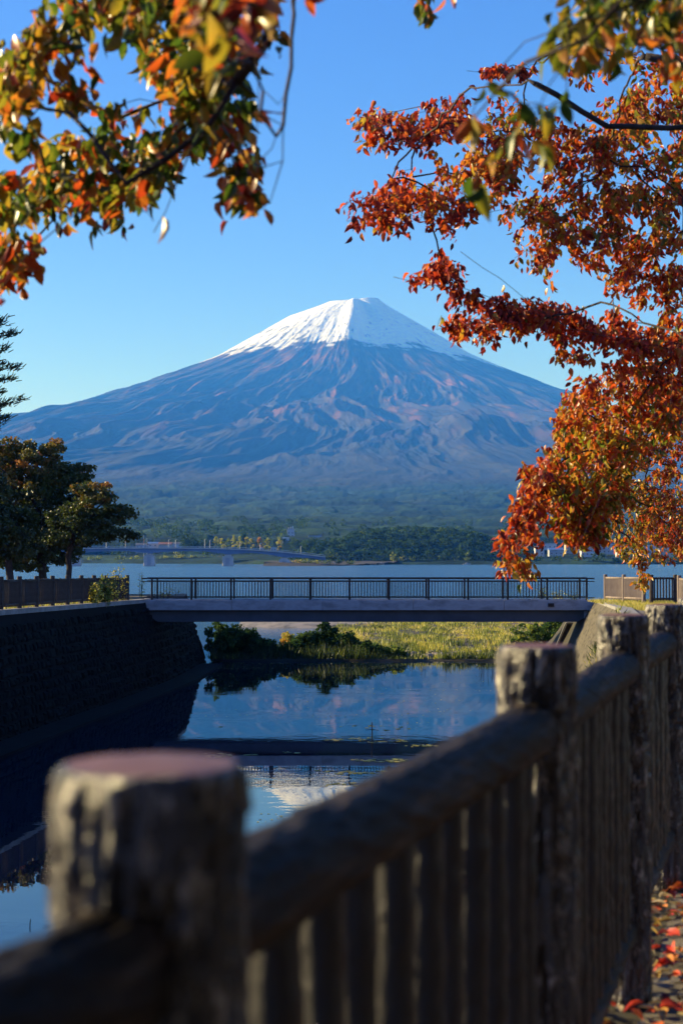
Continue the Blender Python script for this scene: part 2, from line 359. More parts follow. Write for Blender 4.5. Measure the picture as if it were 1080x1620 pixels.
# ---- banks -----------------------------------------------------------
def strip(name, lines, mt, lab=None, sub=1.2, noise=0, nf=.6, kind='structure', skip=0, smooth=True):
    """sheet lofted between polylines (same number of points), finely divided"""
    Ls = [np.array(l, float) for l in lines]
    def res(l, n):
        d = np.r_[0, np.cumsum(np.linalg.norm(np.diff(l, axis=0), axis=1))]; q = np.linspace(0, 1, n)
        # keep corners: parametrise by point index
        u = q*(len(l)-1); i = np.clip(u.astype(int), 0, len(l)-2); f = (u-i)[:, None]; return l[i]*(1-f)+l[i+1]*f
    L0 = Ls[0]; ln = np.linalg.norm(np.diff(L0, axis=0), axis=1).max(); k = max(2, int(ln/sub)); n = k*(len(L0)-1)+1
    rows = []
    for a, b2 in zip(Ls[:-1], Ls[1:]):
        A, B = res(a, n), res(b2, n); m = max(2, int(np.linalg.norm(A-B, axis=1).max()/sub)+1)
        m = min(m, 60)
        for j in range(m): rows.append(A+(B-A)*j/m)
    rows.append(res(Ls[-1], n)); V = np.stack(rows)
    if noise:
        e = np.ones(V.shape[:2]); e[:, 0] *= 1
        V[..., 2] += noise*fbm(V[..., 0]*nf, V[..., 1]*nf, 4)*e
    a, c = V.shape[:2]; i0 = (np.arange(a-1)[:, None]*c+np.arange(c-1)[None, :]).ravel()
    me = np_mesh(name, V.reshape(-1, 3), np.stack([i0, i0+1, i0+c+1, i0+c], 1), mt, smooth)
    o = link(name, me); 
    if kind: tag(o, lab, kind=kind)
    return o, V
GZ = HC-1.80
# right bank: top edge from behind the camera up to the footbridge
RT = [(-3.6, -9, GZ), (-1.45, -1.5, GZ), (-.62, 1.757-.4, GZ), (.12, 3.99, GZ), (.80, 6.2, GZ-.02), (1.4, 8.4, GZ-.04), (3.4, 15.5, GZ-.12), (7.0, 34, 4.32), (11.9, 65, 4.2), (12.85, 76, 4.2)]
RT2 = [(x+.9, y, z+.0) for x, y, z in RT]
RO = [(60, y*1.05, z+.5) for x, y, z in RT]
po, _ = strip('path', [RT, RT2, RO], M['path'], 'pale gravel path strewn with fallen leaves beside the log fence', .3, .035, 1.3)
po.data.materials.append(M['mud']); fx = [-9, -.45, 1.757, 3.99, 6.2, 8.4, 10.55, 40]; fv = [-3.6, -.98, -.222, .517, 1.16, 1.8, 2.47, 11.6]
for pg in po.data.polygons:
    if pg.center.x < np.interp(pg.center.y, fx, fv)-.02: pg.material_index = 1          # darker earth on the canal side, so the fence gaps read dark
def wall_face(T, batter, zb=-.6):
    out = []
    for x, y, z in T: out.append((x+batter*(z-zb), y, zb))
    return out
RB = wall_face(RT, -.50)
fr = []
# left bank
LT = [(-16.2, 18, 4.42), (-14.6, 36, 4.42), (-12.6, 55, 4.42), (-11.2, 66, 4.32), (-10.05, 76.9, 4.22), (-9.75, 84, 4.2), (-9.5, 92.5, 4.15)]
LB = wall_face(LT, .26)
LO = [(-90, y, z+.4) for x, y, z in LT]
LT2 = [(x-.35, y, z) for x, y, z in LT]
strip('ground', [LO, LT2], M['earth'], 'bare earth ground behind the left bank wall', 2, .05, .5)
# land beyond the left end of the footbridge, sloping to the canal mouth and lake
LL = [(-90, 76.9, 4.6), (-90, 92, 4.3), (-90, 112, 2.4), (-90, 124, -.5)]
LM = [(-22, 76.9, 4.25), (-21, 90, 4.1), (-22, 99, 2.8), (-26, 109, -.5)]
LN = [(-12.2, 76.9, 4.2), (-12.2, 86, 4.0), (-12.6, 93, 2.9), (-12.6, 99, -.5)]
LP = [(-10.2, 76.9, 4.2), (-9.95, 84, 4.18), (-9.7, 92.6, 4.1), (-10, 98.5, -.5)]
LQ = [(-10.1, 76.9, 3.9), (-9.85, 84, 3.9), (-9.6, 92.7, 3.8), (-8.6, 97.5, -.5)]
strip('left_bank', [LL, LM, LN, LP, LQ], M['mud'], 'shaded bank of the canal mouth beyond the footbridge', 1.0, .18, .5)
# land beyond the right end
strip('right_bank', [[(12.9, 76, 4.2), (13.0, 84, 3.9), (13.5, 92, 2.2), (13.5, 100, .3), (14, 150, .2)], [(60, 76, 4.5), (60, 84, 4.2), (60, 92, 2.5), (60, 100, 1), (60, 150, .8)]], M['earth'], 'grassy right bank beyond the footbridge', 1.2, .12, .4)
strip('right_slope', [[(12.9, 76, 4.2), (13.0, 84, 3.9), (13.5, 92, 2.2), (13.5, 100, .3)], [(10.4, 76, -.5), (10.6, 84, -.5), (11.2, 92, -.5), (11.6, 100, -.5)]], M['mud'], 'low muddy foot of the right bank under the footbridge', 1, .1, .4)
# reed flat in the canal mouth
RFx = [(-8.2, 94.5), (-6, 93.4), (-3, 93.0), (0, 93.6), (3, 92.8), (6, 93.3), (9, 92.8), (14, 93.0), (22, 93)]
RF0 = [(x, y-1.2, -.3) for x, y in RFx]; RF1 = [(x, y+.6, .16) for x, y in RFx]; RF1b = [(x, y+6.5, .22) for x, y in RFx]
def far_edge(x): return 103 if x < -4.5 else (103+ (x+4.5)*26 if x < -2.5 else 158)
RF2 = [(x, {-8.2: 101, -6: 102, -3: 106, 0: 150}.get(x, 165), .2) for x, y in RFx]
RF3 = [(x, p[1]+1.5, -.3) for (x, y), p in zip(RFx, RF2)]
strip('reed_flat', [RF0, RF1, RF1b, RF2, RF3], M['mud'], 'low muddy flat of the canal mouth under reeds', 1.4, .10, .25)
# gravel bar behind the inlet
gb = [(-9.5, 138), (-6, 136), (-2, 136), (3, 138)]
strip('gravel_bar', [[(x, y, -.2) for x, y in gb], [(x, y+3, .32) for x, y in gb], [(x, y+7, .4) for x, y in gb], [(x, y+9, -.2) for x, y in gb]], M['pebble'], 'pebble bar across the canal mouth', 1.2, .08, .8)

# ================================================================== WALLS
def lerp_line(T, u):
    u = max(0, min(u, len(T)-1-1e-6)); i = int(u); f = u-i
    return Vector(T[i])*(1-f)+Vector(T[i+1])*f
def walk(T, step):
    """points every `step` metres along polyline T: (point, tangent)"""
    T = [Vector(t) for t in T]; out = []; carry = 0
    for a, b2 in zip(T[:-1], T[1:]):
        d = (b2-a); l = d.length; s_ = carry
        while s_ < l: out.append((a+d*(s_/l), d.normalized())); s_ += step
        carry = s_-l
    return out
lw = empty('retaining_wall', LT[3]); tag(lw, 'tall dark stone retaining wall leaning back along the left side of the canal', 'wall')
class Loc:                                # build in world coordinates, then re-base on the thing
    @staticmethod
    def fix(root):
        bpy.context.view_layer.update()
        off = root.location.copy(); seen = set()
        for ch in root.children:
            if ch.get('_w') and ch.data and ch.data.name not in seen:
                seen.add(ch.data.name); ch.data.transform(Matrix.Translation(-off))
            if ch.get('_w'): del ch['_w']
def W(o): o['_w'] = 1; return o
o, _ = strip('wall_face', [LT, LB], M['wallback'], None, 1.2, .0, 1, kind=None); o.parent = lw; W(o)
cp = MB()
for (a, ta), (b2, tb) in zip(LT[:-1] and walk(LT, 2.0)[:-1], walk(LT, 2.0)[1:]):
    n = Vector((ta.y, -ta.x, 0)).normalized()
    z0, z1 = -.14, .05; e = ta*.012
    vs = [p_ + n*q + Vector((0, 0, z)) for p_ in (a+e, b2-e) for q in (-.38, .06) for z in (z0, z1)]
    cp = MB().add(vs, [(0, 2, 3, 1), (4, 5, 7, 6), (0, 1, 5, 4), (2, 6, 7, 3), (0, 4, 6, 2), (1, 3, 7, 5)])
    W(cp.build('coping_stone', M['coping'], lw))
# rough-faced stones, joined: in deep shade the photograph does not let them be told apart
sm = MB()
pl = walk(LB, .46); hgt = 5.0
slope = Vector((-.26, 0, 1)).normalized()
for j in range(13):
    for i, (p_, t) in enumerate(pl):
        c = p_ + t*(.23*(j % 2)) + slope*(.22+j*.385)
        if c.z > 4.0: continue
        c = c+t*random.uniform(-.05, .05)+slope*random.uniform(-.04, .04)
        nrm = t.cross(slope).normalized(); nrm = nrm if nrm.x > 0 else -nrm
        hw, hh = .20+random.uniform(-.09, .03), .17+random.uniform(-.07, .02); d = random.uniform(.05, .13)
        q = [(-1, -1), (1, -1), (1, 1), (-1, 1)]
        back = [c+t*(a*hw)+slope*(b3*hh)-nrm*.03 for a, b3 in q]
        mid = [c+t*(a*hw*random.uniform(.88, .98))+slope*(b3*hh*random.uniform(.85, .98))+nrm*d*.55 for a, b3 in q]
        fro = [c+t*(a*hw*.6+random.uniform(-.02, .02))+slope*(b3*hh*.6)+nrm*(d+random.uniform(-.03, .03)) for a, b3 in q]
        sm.add(back+mid+fro, [(k, (k+1) % 4, 4+(k+1) % 4, 4+k) for k in range(4)]+[(4+k, 4+(k+1) % 4, 8+(k+1) % 4, 8+k) for k in range(4)]+[(8, 9, 10, 11)])
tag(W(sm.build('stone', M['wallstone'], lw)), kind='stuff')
lg = MB(); pts = walk([(x+1.25, y, 0) for x, y, z in LB]+[(LB[-1][0]+1.3, 92.6, 0)], 3.0)
for a, b2 in zip(pts[:-1], pts[1:]):
    a, b2 = a[0], b2[0]; vs = [p_+Vector((q, 0, z)) for p_ in (a, b2) for q in (-1.3, 0) for z in (-.6, .10)]
    lg.add(vs, [(0, 2, 3, 1), (4, 5, 7, 6), (0, 1, 5, 4), (2, 6, 7, 3), (0, 4, 6, 2), (1, 3, 7, 5)])
W(lg.build('footing', M['wallback'], lw)); Loc.fix(lw)

rw = empty('retaining_wall', RT[8]); tag(rw, 'sloping rubble and concrete retaining wall of the right bank, sunlit by the footbridge end', 'wall')
o, V = strip('wall_face', [RT, RB], M['cobble'], None, .5, .0, 1, kind=None, smooth=False); o.parent = rw; W(o)
n_ = len(o.data.vertices); co = np.empty(n_*3, np.float32); o.data.vertices.foreach_get('co', co); co = co.reshape(-1, 3)
co[:, 0] -= np.where(co[:, 2] < 4.1, .08*ridged(co[:, 1]*1.3, co[:, 2]*1.3, 4), 0); o.data.vertices.foreach_set('co', co.ravel())
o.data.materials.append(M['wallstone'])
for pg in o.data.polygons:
    if pg.center.y < 55: pg.material_index = 1      # the near stretch is coloured darker, so the fence gaps read dark
cpm = MB()
pts = walk(RT[6:], 2.4)
for (a, ta), (b2, tb) in zip(pts[:-1], pts[1:]):
    n = Vector((-ta.y, ta.x, 0)).normalized(); e = ta*.012
    vs = [p_ + n*q + Vector((0, 0, z)) for p_ in (a+e, b2-e) for q in (-.6, .05) for z in (-.2, .06)]
    W(MB().add(vs, [(0, 2, 3, 1), (4, 5, 7, 6), (0, 1, 5, 4), (2, 6, 7, 3), (0, 4, 6, 2), (1, 3, 7, 5)]).build('coping_stone', M['coping'], rw))
Loc.fix(rw)

# ================================================================== FOOTBRIDGE
BX0, BX1, BY0, BY1, BZ = -10.25, 12.95, 77.0, 79.5, 4.2
fb = empty('footbridge', (1.3, 78.2, BZ)); tag(fb, 'flat grey footbridge with dark baluster railings crossing the canal from bank to bank', 'bridge')
ox, oy, oz = 1.3, 78.2, BZ
def fbx(name, x0, x1, y0, y1, z0, z1, mt, b=.02, parent=fb):
    m = MB(); m.box(x0-ox, x1-ox, y0-oy, y1-oy, z0-oz, z1-oz, b); return m.build(name, mt, parent)
fbx('deck', BX0, BX1, BY0+.24, BY1-.24, BZ-.30, BZ-.06, M['concrete'])
# kerb beams cast in lengths with open joints
xk = np.linspace(BX0, BX1, 6)
for y0, y1 in ((BY0, BY0+.22), (BY1-.22, BY1)):
    for a, b2 in zip(xk[:-1], xk[1:]): fbx('kerb_beam', a+.006, b2-.006, y0, y1, BZ-.50, BZ+.03, M['concrete'], .015)
for y in (BY0+.38, BY1-.75):
    m = MB()                      # girder with a haunch at each end
    zt, zb = BZ-.52, BZ-1.06
    prof = [(BX0+.1, zt), (BX1-.1, zt), (BX1-.1, zt-.12), (BX1-.75, zb), (BX0+.75, zb), (BX0+.1, zt-.12)]
    n = len(prof); vs = [(x-ox, yy-oy, z-oz) for yy in (y, y+.36) for x, z in prof]
    m.add(vs, [tuple(range(n)), tuple(range(2*n-1, n-1, -1))]+[(k, k+n, (k+1) % n+n, (k+1) % n) for k in range(n)])
    m.build('girder', M['girder'], fb)
    fbx('girder_flange', BX0+.8, BX1-.8, y-.07, y+.43, zb-.045, zb-.003, M['girder'], .01)
fbx('drain_box', 10.55, 10.85, BY0-.10, BY0-.005, BZ-.32, BZ-.14, M['railing'], .01)
fbx('abutment', BX0-1.3, BX0+.35, BY0+.3, BY1-.05, -.5, BZ-.53, M['concrete'], .05)
fbx('abutment', BX1-.5, BX1+1.3, BY0+.3, BY1-.05, -.5, BZ-.53, M['concrete'], .05)
pst = MB(); pst.box(-.05, .05, -.04, .04, 0, 1.12, .008); pst_me = pst.mesh('railing_post', M['railing'])
bal = MB(); bal.box(-.013, .013, -.013, .013, .13, .93); bal_me = bal.mesh('baluster', M['railing'])
for side, y in ((0, BY0+.11), (1, BY1-.11)):
    m = MB(); m.box(BX0-ox, BX1-ox, -.035, .035, 1.06, 1.13, .012)
    top = m.build('railing', M['railing'], fb); top.location = (0, y-oy, .03)
    m = MB(); m.box(BX0-ox, BX1-ox, -.02, .02, .92, .965); m.build('upper_bar', M['railing'], top)
    m = MB(); m.box(BX0-ox, BX1-ox, -.02, .02, .09, .135); m.build('lower_bar', M['railing'], top)
    npst = 11; xp = [BX0+.55+i*(BX1-BX0-.95)/npst for i in range(npst+1)]
    for x in xp: link('railing_post', pst_me, top, loc=(x-ox, 0, 0))
    for a, b2 in zip(xp[:-1], xp[1:]):
        for k in range(1, 13): link('baluster', bal_me, top, loc=(a+(b2-a)*k/13-ox, 0, 0))

# ================================================================== LOG FENCES
def bark_post(h, r, seg=72, rows=70, seed=0, top_r=.93):
    """moulded-bark post: grooved side, slightly domed top rim"""
    zs = np.r_[np.linspace(0, h*.55, rows//4, endpoint=False), np.linspace(h*.55, h-.025, rows, endpoint=False), h-.025, h-.010, h-.002, h]
    rs = np.full(len(zs), r); rs[-4:] = [r*1.0, r*.985, r*.95, r*.90]
    a = np.linspace(0, 2*np.pi, seg, endpoint=False); A, Zg = np.meshgrid(a, zs)
    q = np.minimum(1, (h+.01-Zg)/.05)
    cx, cy = np.cos(A)*2.4+seed*7.1, np.sin(A)*2.4+seed*3.3
    gro = ridged(cx*1.8+Zg*.9, cy*1.8+Zg*.4+seed, 3)*.006+fbm(cx*5+Zg*22, cy*5-Zg*18, 4)*.0035
    gro += -.024*sstep(.35, .95, 1-np.abs(pnoise(cx*1.5+Zg*2.6+9, cy*1.5+seed+Zg*1.7)+.15*pnoise(cx*6, cy*6+Zg*30))*3.2)*np.clip(q, 0, 1)
    Rg = rs[:, None]+gro*np.clip(q+.35, 0, 1)
    V = np.stack([Rg*np.cos(A), Rg*np.sin(A), Zg], -1).reshape(-1, 3); n, m_ = A.shape
    i0 = (np.arange(n-1)[:, None]*m_+np.arange(m_)[None, :]).ravel(); j0 = (np.arange(n-1)[:, None]*m_+(np.arange(m_)[None, :]+1) % m_).ravel()
    return V, np.stack([i0, j0, j0+m_, i0+m_], 1), V[-seg:]
def top_disc(ring, h):
    c = ring.mean(0); vs = [tuple(p_) for p_ in ring]; n = len(vs)
    inner = [tuple(c+(np.array(p_)-c)*.6+np.array([0, 0, .004])) for p_ in vs]
    vs += inner+[tuple(c+np.array([0, 0, .005]))]
    return MB().add(vs, [(k, (k+1) % n, n+(k+1) % n, n+k) for k in range(n)]+[(n+k, n+(k+1) % n, 2*n) for k in range(n)])

PH, PR = 1.565, .10
posts = [(-.98, -.45), (-.222, 1.757), (.517, 3.99), (1.16, 6.2), (1.80, 8.40), (2.47, 10.55)]
pzt = [HC-.215, HC-.240, HC-.233, HC-.236, HC-.262, HC-.285]         # post tops
nf = empty('log_fence', (.517, 3.99, GZ)); tag(nf, 'dark brown imitation log fence with round posts and rails running away beside the camera', 'fence')
B0 = Vector((.517, 3.99, GZ))
variants = []
for sd in range(3):
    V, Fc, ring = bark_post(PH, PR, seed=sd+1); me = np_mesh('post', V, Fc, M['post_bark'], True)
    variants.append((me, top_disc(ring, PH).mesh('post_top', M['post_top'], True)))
for i, ((x, y), zt) in enumerate(zip(posts, pzt)):
    me, tp = variants[i % 3]
    p_ = link('post', me, nf, loc=Vector((x, y, zt-PH))-B0); p_.scale = (1.08, 1.08, 1) if i == 1 else (1, 1, 1); p_.rotation_euler.z = (i*1.9) % 6.28
    link('post_top', tp, p_)
def log_mesh(L, r, seed, seg=48, rows=220, kn=.006, ends=.0):
    """log along +Y"""
    ys = np.linspace(0, L, rows); a = np.linspace(0, 2*np.pi, seg, endpoint=False); A, Y = np.meshgrid(a, ys)
    Rg = r*(1+.05*np.sin(Y*2.1+seed))+kn*fbm(np.cos(A)*4+seed*3, np.sin(A)*4+Y*14, 4)*.8+kn*.5*ridged(np.cos(A)*5+seed, np.sin(A)*5+Y*2.2, 3)
    V = np.stack([Rg*np.cos(A), Y, Rg*np.sin(A)], -1).reshape(-1, 3); n, m_ = A.shape
    i0 = (np.arange(n-1)[:, None]*m_+np.arange(m_)[None, :]).ravel(); j0 = (np.arange(n-1)[:, None]*m_+(np.arange(m_)[None, :]+1) % m_).ravel()
    return V, np.stack([i0, i0+m_, j0+m_, j0], 1)
pv = []
for sd in range(3):
    m = MB(); hh = 1.10
    zs = np.linspace(0, hh, 46); m.tube([(random.uniform(-.0015, .0015), random.uniform(-.0015, .0015), z) for z in zs], [.041*(1+.06*math.sin(z*9+sd*2))*random.uniform(.95, 1.03) for z in zs], 18, wob=.055)
    pv.append(m.mesh('picket', M['picket'], True))
for i in range(len(posts)-1):
    a = Vector((*posts[i], pzt[i]-.215)); b2 = Vector((*posts[i+1], pzt[i+1]-.215)); d = b2-a
    for dz, r, nm in ((0, .068, 'rail'), (-1.06, .052, 'lower_rail')):
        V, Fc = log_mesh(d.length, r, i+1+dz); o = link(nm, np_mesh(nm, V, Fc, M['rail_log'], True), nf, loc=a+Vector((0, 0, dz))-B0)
        o.rotation_mode = 'QUATERNION'; o.rotation_quaternion = d.to_track_quat('Y', 'Z')
    nk = 11
    for k in range(1, nk+1):
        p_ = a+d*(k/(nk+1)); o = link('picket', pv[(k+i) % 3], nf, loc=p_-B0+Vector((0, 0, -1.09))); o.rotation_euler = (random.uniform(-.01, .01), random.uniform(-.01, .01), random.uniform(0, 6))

def simple_fence(name, T, label, mpost, mpick, bay, hp, nk, rp=.085, group=None, pr=.036, dark=None):
    pts = walk(T, bay); b0 = pts[0][0]; root = empty(name, b0); tag(root, label, 'fence', group)
    m = MB(); m.tube([(0, 0, -.2), (0, 0, hp*.5), (0, 0, hp-.02), (0, 0, hp)], [rp, rp*.97, rp, rp*.85], 10, wob=.04); pm = m.mesh('post', mpost)
    m = MB(); m.tube([(0, 0, .14), (0, 0, hp*.5), (0, 0, hp-.14)], [pr, pr*.95, pr], 6, wob=.06); km = m.mesh('picket', mpick)
    for i, (p_, t) in enumerate(pts):
        o = link('post', pm, root, loc=p_-b0); o.rotation_euler.z = i*1.3
        if i+1 < len(pts):
            q = pts[i+1][0]; d = q-p_
            for z in (hp-.17, .22):
                m = MB(); m.tube([p_-b0+Vector((0, 0, z)), (p_+q)/2-b0+Vector((0, 0, z+random.uniform(-.01, .01))), q-b0+Vector((0, 0, z))], .048, 8)
                m.build('rail', mpost, root, True)
            for k in range(1, nk+1):
                o = link('picket', km, root, loc=p_+d*(k/(nk+1))-b0); o.rotation_euler.z = k
                o.scale.z = random.uniform(.97, 1.03)
    return root
LF = [(-13.75, 46, 4.38), (-12.85, 55, 4.40), (-11.5, 66, 4.32), (-10.5, 75.4, 4.22)]
simple_fence('log_fence', LF, 'dark log fence on top of the left bank wall, running up to the footbridge', M['darkpost'], M['darkpost'], 2.05, 1.30, 13, .10, pr=.04)
simple_fence('log_fence', [(13.25, 75.6, 4.2), (14.3, 70.5, 4.25)], 'picket fence with sunlit paleness in its colour, beside the right end of the footbridge', M['sunpicket'], M['sunpicket'], 2.4, 1.35, 17, .10)
simple_fence('log_fence', [(14.4, 70.0, 4.25), (15.6, 70.15, 4.25)], 'short fence length facing the camera with shade in its dark colour, between two pale fence lengths', M['darkpost'], M['darkpost'], 1.15, 1.35, 7, .10)  # dark material carries the shade of the side turned from the sun
simple_fence('log_fence', [(15.2, 67.8, 4.25), (15.1, 60.4, 4.25), (15.0, 52, 4.3)], 'picket fence with sunlit paleness in its colour, at the right edge above the near post tops', M['sunpicket'], M['sunpicket'], 2.4, 1.35, 17, .10)
# leaning rusty frame against the right bank under the footbridge
sg = empty('leaning_frame', (12.0, 80.5, 1.8)); tag(sg, 'thin pale metal frame leaning on the bank just under the right end of the footbridge', 'frame')
for (a, b2) in (((-.95, 0, -1.1), (.0, 0, 1.1)), ((.0, 0, 1.1), (.55, 0, 1.1))):
    m = MB(); m.tube([a, b2], .045, 6); m.build('bar', M['coping'], sg)
m = MB(); m.add([(-.9, .03, -1.1), (.05, .03, 1.05), (.5, .03, 1.05), (-.4, .03, -1.1), (-.9, .07, -1.1), (.05, .07, 1.05), (.5, .07, 1.05), (-.4, .07, -1.1)], [(0, 3, 2, 1), (4, 5, 6, 7), (0, 1, 5, 4), (1, 2, 6, 5), (2, 3, 7, 6), (3, 0, 4, 7)]); m.build('board', M['darkpost'], sg)

# ================================================================== FAR SHORE
DB = 1180.0
fr_ = empty('road_bridge', P(360, 880, DB)); fo = fr_.location.copy(); fo.z = 0; fr_.location = fo
tag(fr_, 'long low blue girder road bridge on pale piers crossing the lake far away', 'bridge')
def DXY(px): return (px-540)/F*DB
def deckz(px): return HC+(882-np.interp(px, [60, 150, 235, 330, 400, 450, 515, 560], [868, 866.5, 866, 866.5, 869, 872.5, 880, 885]))*DB/F
def segm(name, pxs, ztop, zbot, y0, y1, mt, par=fr_):
    vs = []; fs = []
    for i, px in enumerate(pxs):
        x = DXY(px)-fo.x; zt, zb = ztop(px), zbot(px)
        vs += [(x, y0, zt), (x, y1, zt), (x, y1, zb), (x, y0, zb)]
        if i: b_ = i*4; fs += [(b_-4+k, b_-4+(k+1) % 4, b_+(k+1) % 4, b_+k) for k in range(4)]
    fs += [(0, 3, 2, 1), tuple(len(vs)-4+k for k in range(4))]
    return MB().add(vs, fs).build(name, mt, par)
pxs = list(np.linspace(60, 515, 60))
segm('deck', pxs, deckz, lambda p: deckz(p)-.9, -5, 5, M['pier'])
piers = [120, 237, 361, 450]
def haunch(px):
    d = min(abs(px-q) for q in piers+[545]); return 1.9+2.0*max(0, 1-d/45)**1.6
segm('girder', pxs, lambda p: deckz(p)-.92, lambda p: deckz(p)-.9-haunch(p), -3.6, 3.6, M['bluegirder'])
segm('parapet', pxs, lambda p: deckz(p)+1.0, lambda p: deckz(p)+.62, -4.95, -4.75, M['pole'])
for px in piers:
    x = DXY(px)-fo.x; zt = deckz(px)-.95-haunch(px)-.05
    m = MB(); m.box(x-4.2, x+4.2, -4, 4, -1, zt-1.4, .3); pr_ = m.build('pier', M['pier'], fr_)
    m = MB(); m.box(x-2.6, x+2.6, -3, 3, zt-1.38, zt, .2); m.build('pier_cap', M['pier'], pr_)
    m = MB(); m.box(x-1.5, x+1.5, -4.06, -4.01, .5, zt-2.6); m.build('recess', M['greyw'], pr_)
for px, hh in ((268, 6), (279, 6), (325, 6.5), (333, 6), (380, 5), (412, 5), (476, 5.5), (200, 6), (170, 6)):
    m = MB(); x = DXY(px)-fo.x; z = deckz(px); m.tube([(x, -4.3, z), (x, -4.3, z+hh), (x+1.2, -4.3, z+hh+.3)], [.22, .16, .12], 5); m.build('lamp_post', M['pole'], fr_)
# causeway mound at the bridge's right end
strip('causeway', [[(-60, 1150, -.5), (-38, 1142, -.5), (0, 1165, -.5)], [(-60, 1170, 2.6), (-38, 1160, 2.0), (-6, 1175, .6)], [(-62, 1200, 3), (-38, 1230, 2.4), (20, 1250, .9)], [(-66, 1440, 3), (-38, 1440, 3), (60, 1440, 3)]], M['mud'], 'low wooded causeway at the right end of the far road bridge', 6, 1.0, .05)

def building(px, py, w_, h_, D, wall, roof, label, dep=12, gable=True, name='building', cat='building', rows=2):
    base = P(px, py, D); z0 = base.z-h_-1.5
    b_ = empty(name, (base.x, D, z0)); tag(b_, label, cat, 'buildings on the far shore')
    hw = w_/2; m = MB(); m.box(-hw, hw, -dep/2, dep/2, 0, h_+1.5, .1); m.build('wall', wall, b_)
    m = MB(); e = .5; zt = h_+1.52
    if gable: m.add([(-hw-e, -dep/2-e, zt), (hw+e, -dep/2-e, zt), (hw+e, dep/2+e, zt), (-hw-e, dep/2+e, zt), (-hw-e, 0, zt+w_*.16), (hw+e, 0, zt+w_*.16)], [(0, 1, 5, 4), (2, 3, 4, 5), (1, 2, 5), (3, 0, 4), (0, 3, 2, 1)])
    else: m.box(-hw-.3, hw+.3, -dep/2-.3, dep/2+.3, zt, zt+.5, .05)
    m.build('roof', roof, b_)
    nx = max(2, int(w_/4)); nr = max(1, int(h_/3.3))
    wm_ = MB(); wm_.box(-.7, .7, -.06, .0, 0, 1.3); wme = wm_.mesh('window', M['glass'])
    for r2 in range(nr):
        for k in range(nx): link('window', wme, b_, loc=(-hw+(k+.5)*w_/nx, -dep/2-.02, 2.4+r2*3.2))
    return b_
BL = [  # px, top py, width, height, D, wall, roof, gable, label
 (868, 860, 14, 5, 1560, 'white', 'greyw', False, 'long white flat-roofed building seen through the red leaves on the far shore'),
 (852, 866, 9, 8, 1520, 'white', 'roofd', True, 'small white house left of the long white building on the far shore'),
 (878, 870, 14, 5, 1500, 'greyw', 'roofb', True, 'grey house with blue roof just below the long white building'),
 (905, 862, 16, 8, 1580, 'tanw', 'roofr', True, 'tan house with brown roof right of the long white building'),
 (930, 868, 16, 7, 1520, 'white', 'roofd', True, 'white house with dark roof between tan house and blue block'),
 (957, 860, 18, 10, 1600, 'greyw', 'roofb', False, 'wide grey block with flat blue roof behind the hanging leaves'),
 (985, 868, 14, 7, 1520, 'white', 'roofr', True, 'white house with brown roof right of the grey block'),
 (1020, 862, 20, 9, 1570, 'white', 'roofd', False, 'pale flat-roofed hotel near the right edge of the far shore'),
 (1052, 870, 14, 6, 1500, 'tanw', 'roofd', True, 'tan house with dark roof at the right edge of the far shore'),
 (225, 862, 12, 7, 1620, 'greyw', 'roofd', True, 'grey house nearest the left maples on the far shore'),
 (243, 860, 11, 7, 1650, 'white', 'roofb', True, 'white house with blue roof above the left end of the far road bridge'),
 (262, 861, 14, 6, 1640, 'tanw', 'roofr', True, 'tan house with brown roof above the far road bridge'),
 (281, 860, 10, 6, 1660, 'white', 'roofd', True, 'white house with dark roof left of the dark round tree across the lake'),
 (416, 866, 6, 4, 1590, 'white', 'roofr', True, 'tiny white cabin with brown roof among the poplars'),
 (433, 866, 6, 4, 1580, 'white', 'greyw', False, 'tiny white flat-roofed hut right of the poplar row'),
 (452, 852, 7, 4, 1700, 'white', 'roofb', True, 'little house with a bright blue roof above the poplar row'),
 (498, 847, 16, 5, 1820, 'greyw', 'roofd', False, 'low grey building on the slope above the wood'),
]
for px, py, w_, h_, D, wl, rf, gb_, lab in BL: building(px, py, w_, h_, D, M[wl], M[rf], lab, gable=gb_)
tw = building(460, 838, 9, 12, 1850, M['white'], M['greyw'], 'pale tower block with rooftop stubs on the slope behind the poplars', dep=9, gable=False)
for x in (-2.5, 0, 2.5):
    m = MB(); m.box(x-.6, x+.6, -1, 1, 14.02, 17+x*.3, .05); m.build('rooftop_stub', M['white'], tw)
for px, py, D, hh, mt_, lab in ((228, 846, 1500, 16, 'redpole', 'thin red and white mast beside the left maples on the far shore'), (233, 851, 1500, 13, 'pole', 'grey mast right of the red and white mast')):
    t_ = P(px, py, D); ms = empty('mast', (t_.x, D, t_.z-hh-6)); tag(ms, lab, 'mast')
    for k in range(5):
        m = MB(); z0 = (hh+6)*k/5; m.tube([(0, 0, z0), (0, 0, z0+(hh+6)/5-.02)], .35-.04*k, 6); m.build('mast_section', M[mt_ if k % 2 else 'pole'], ms)
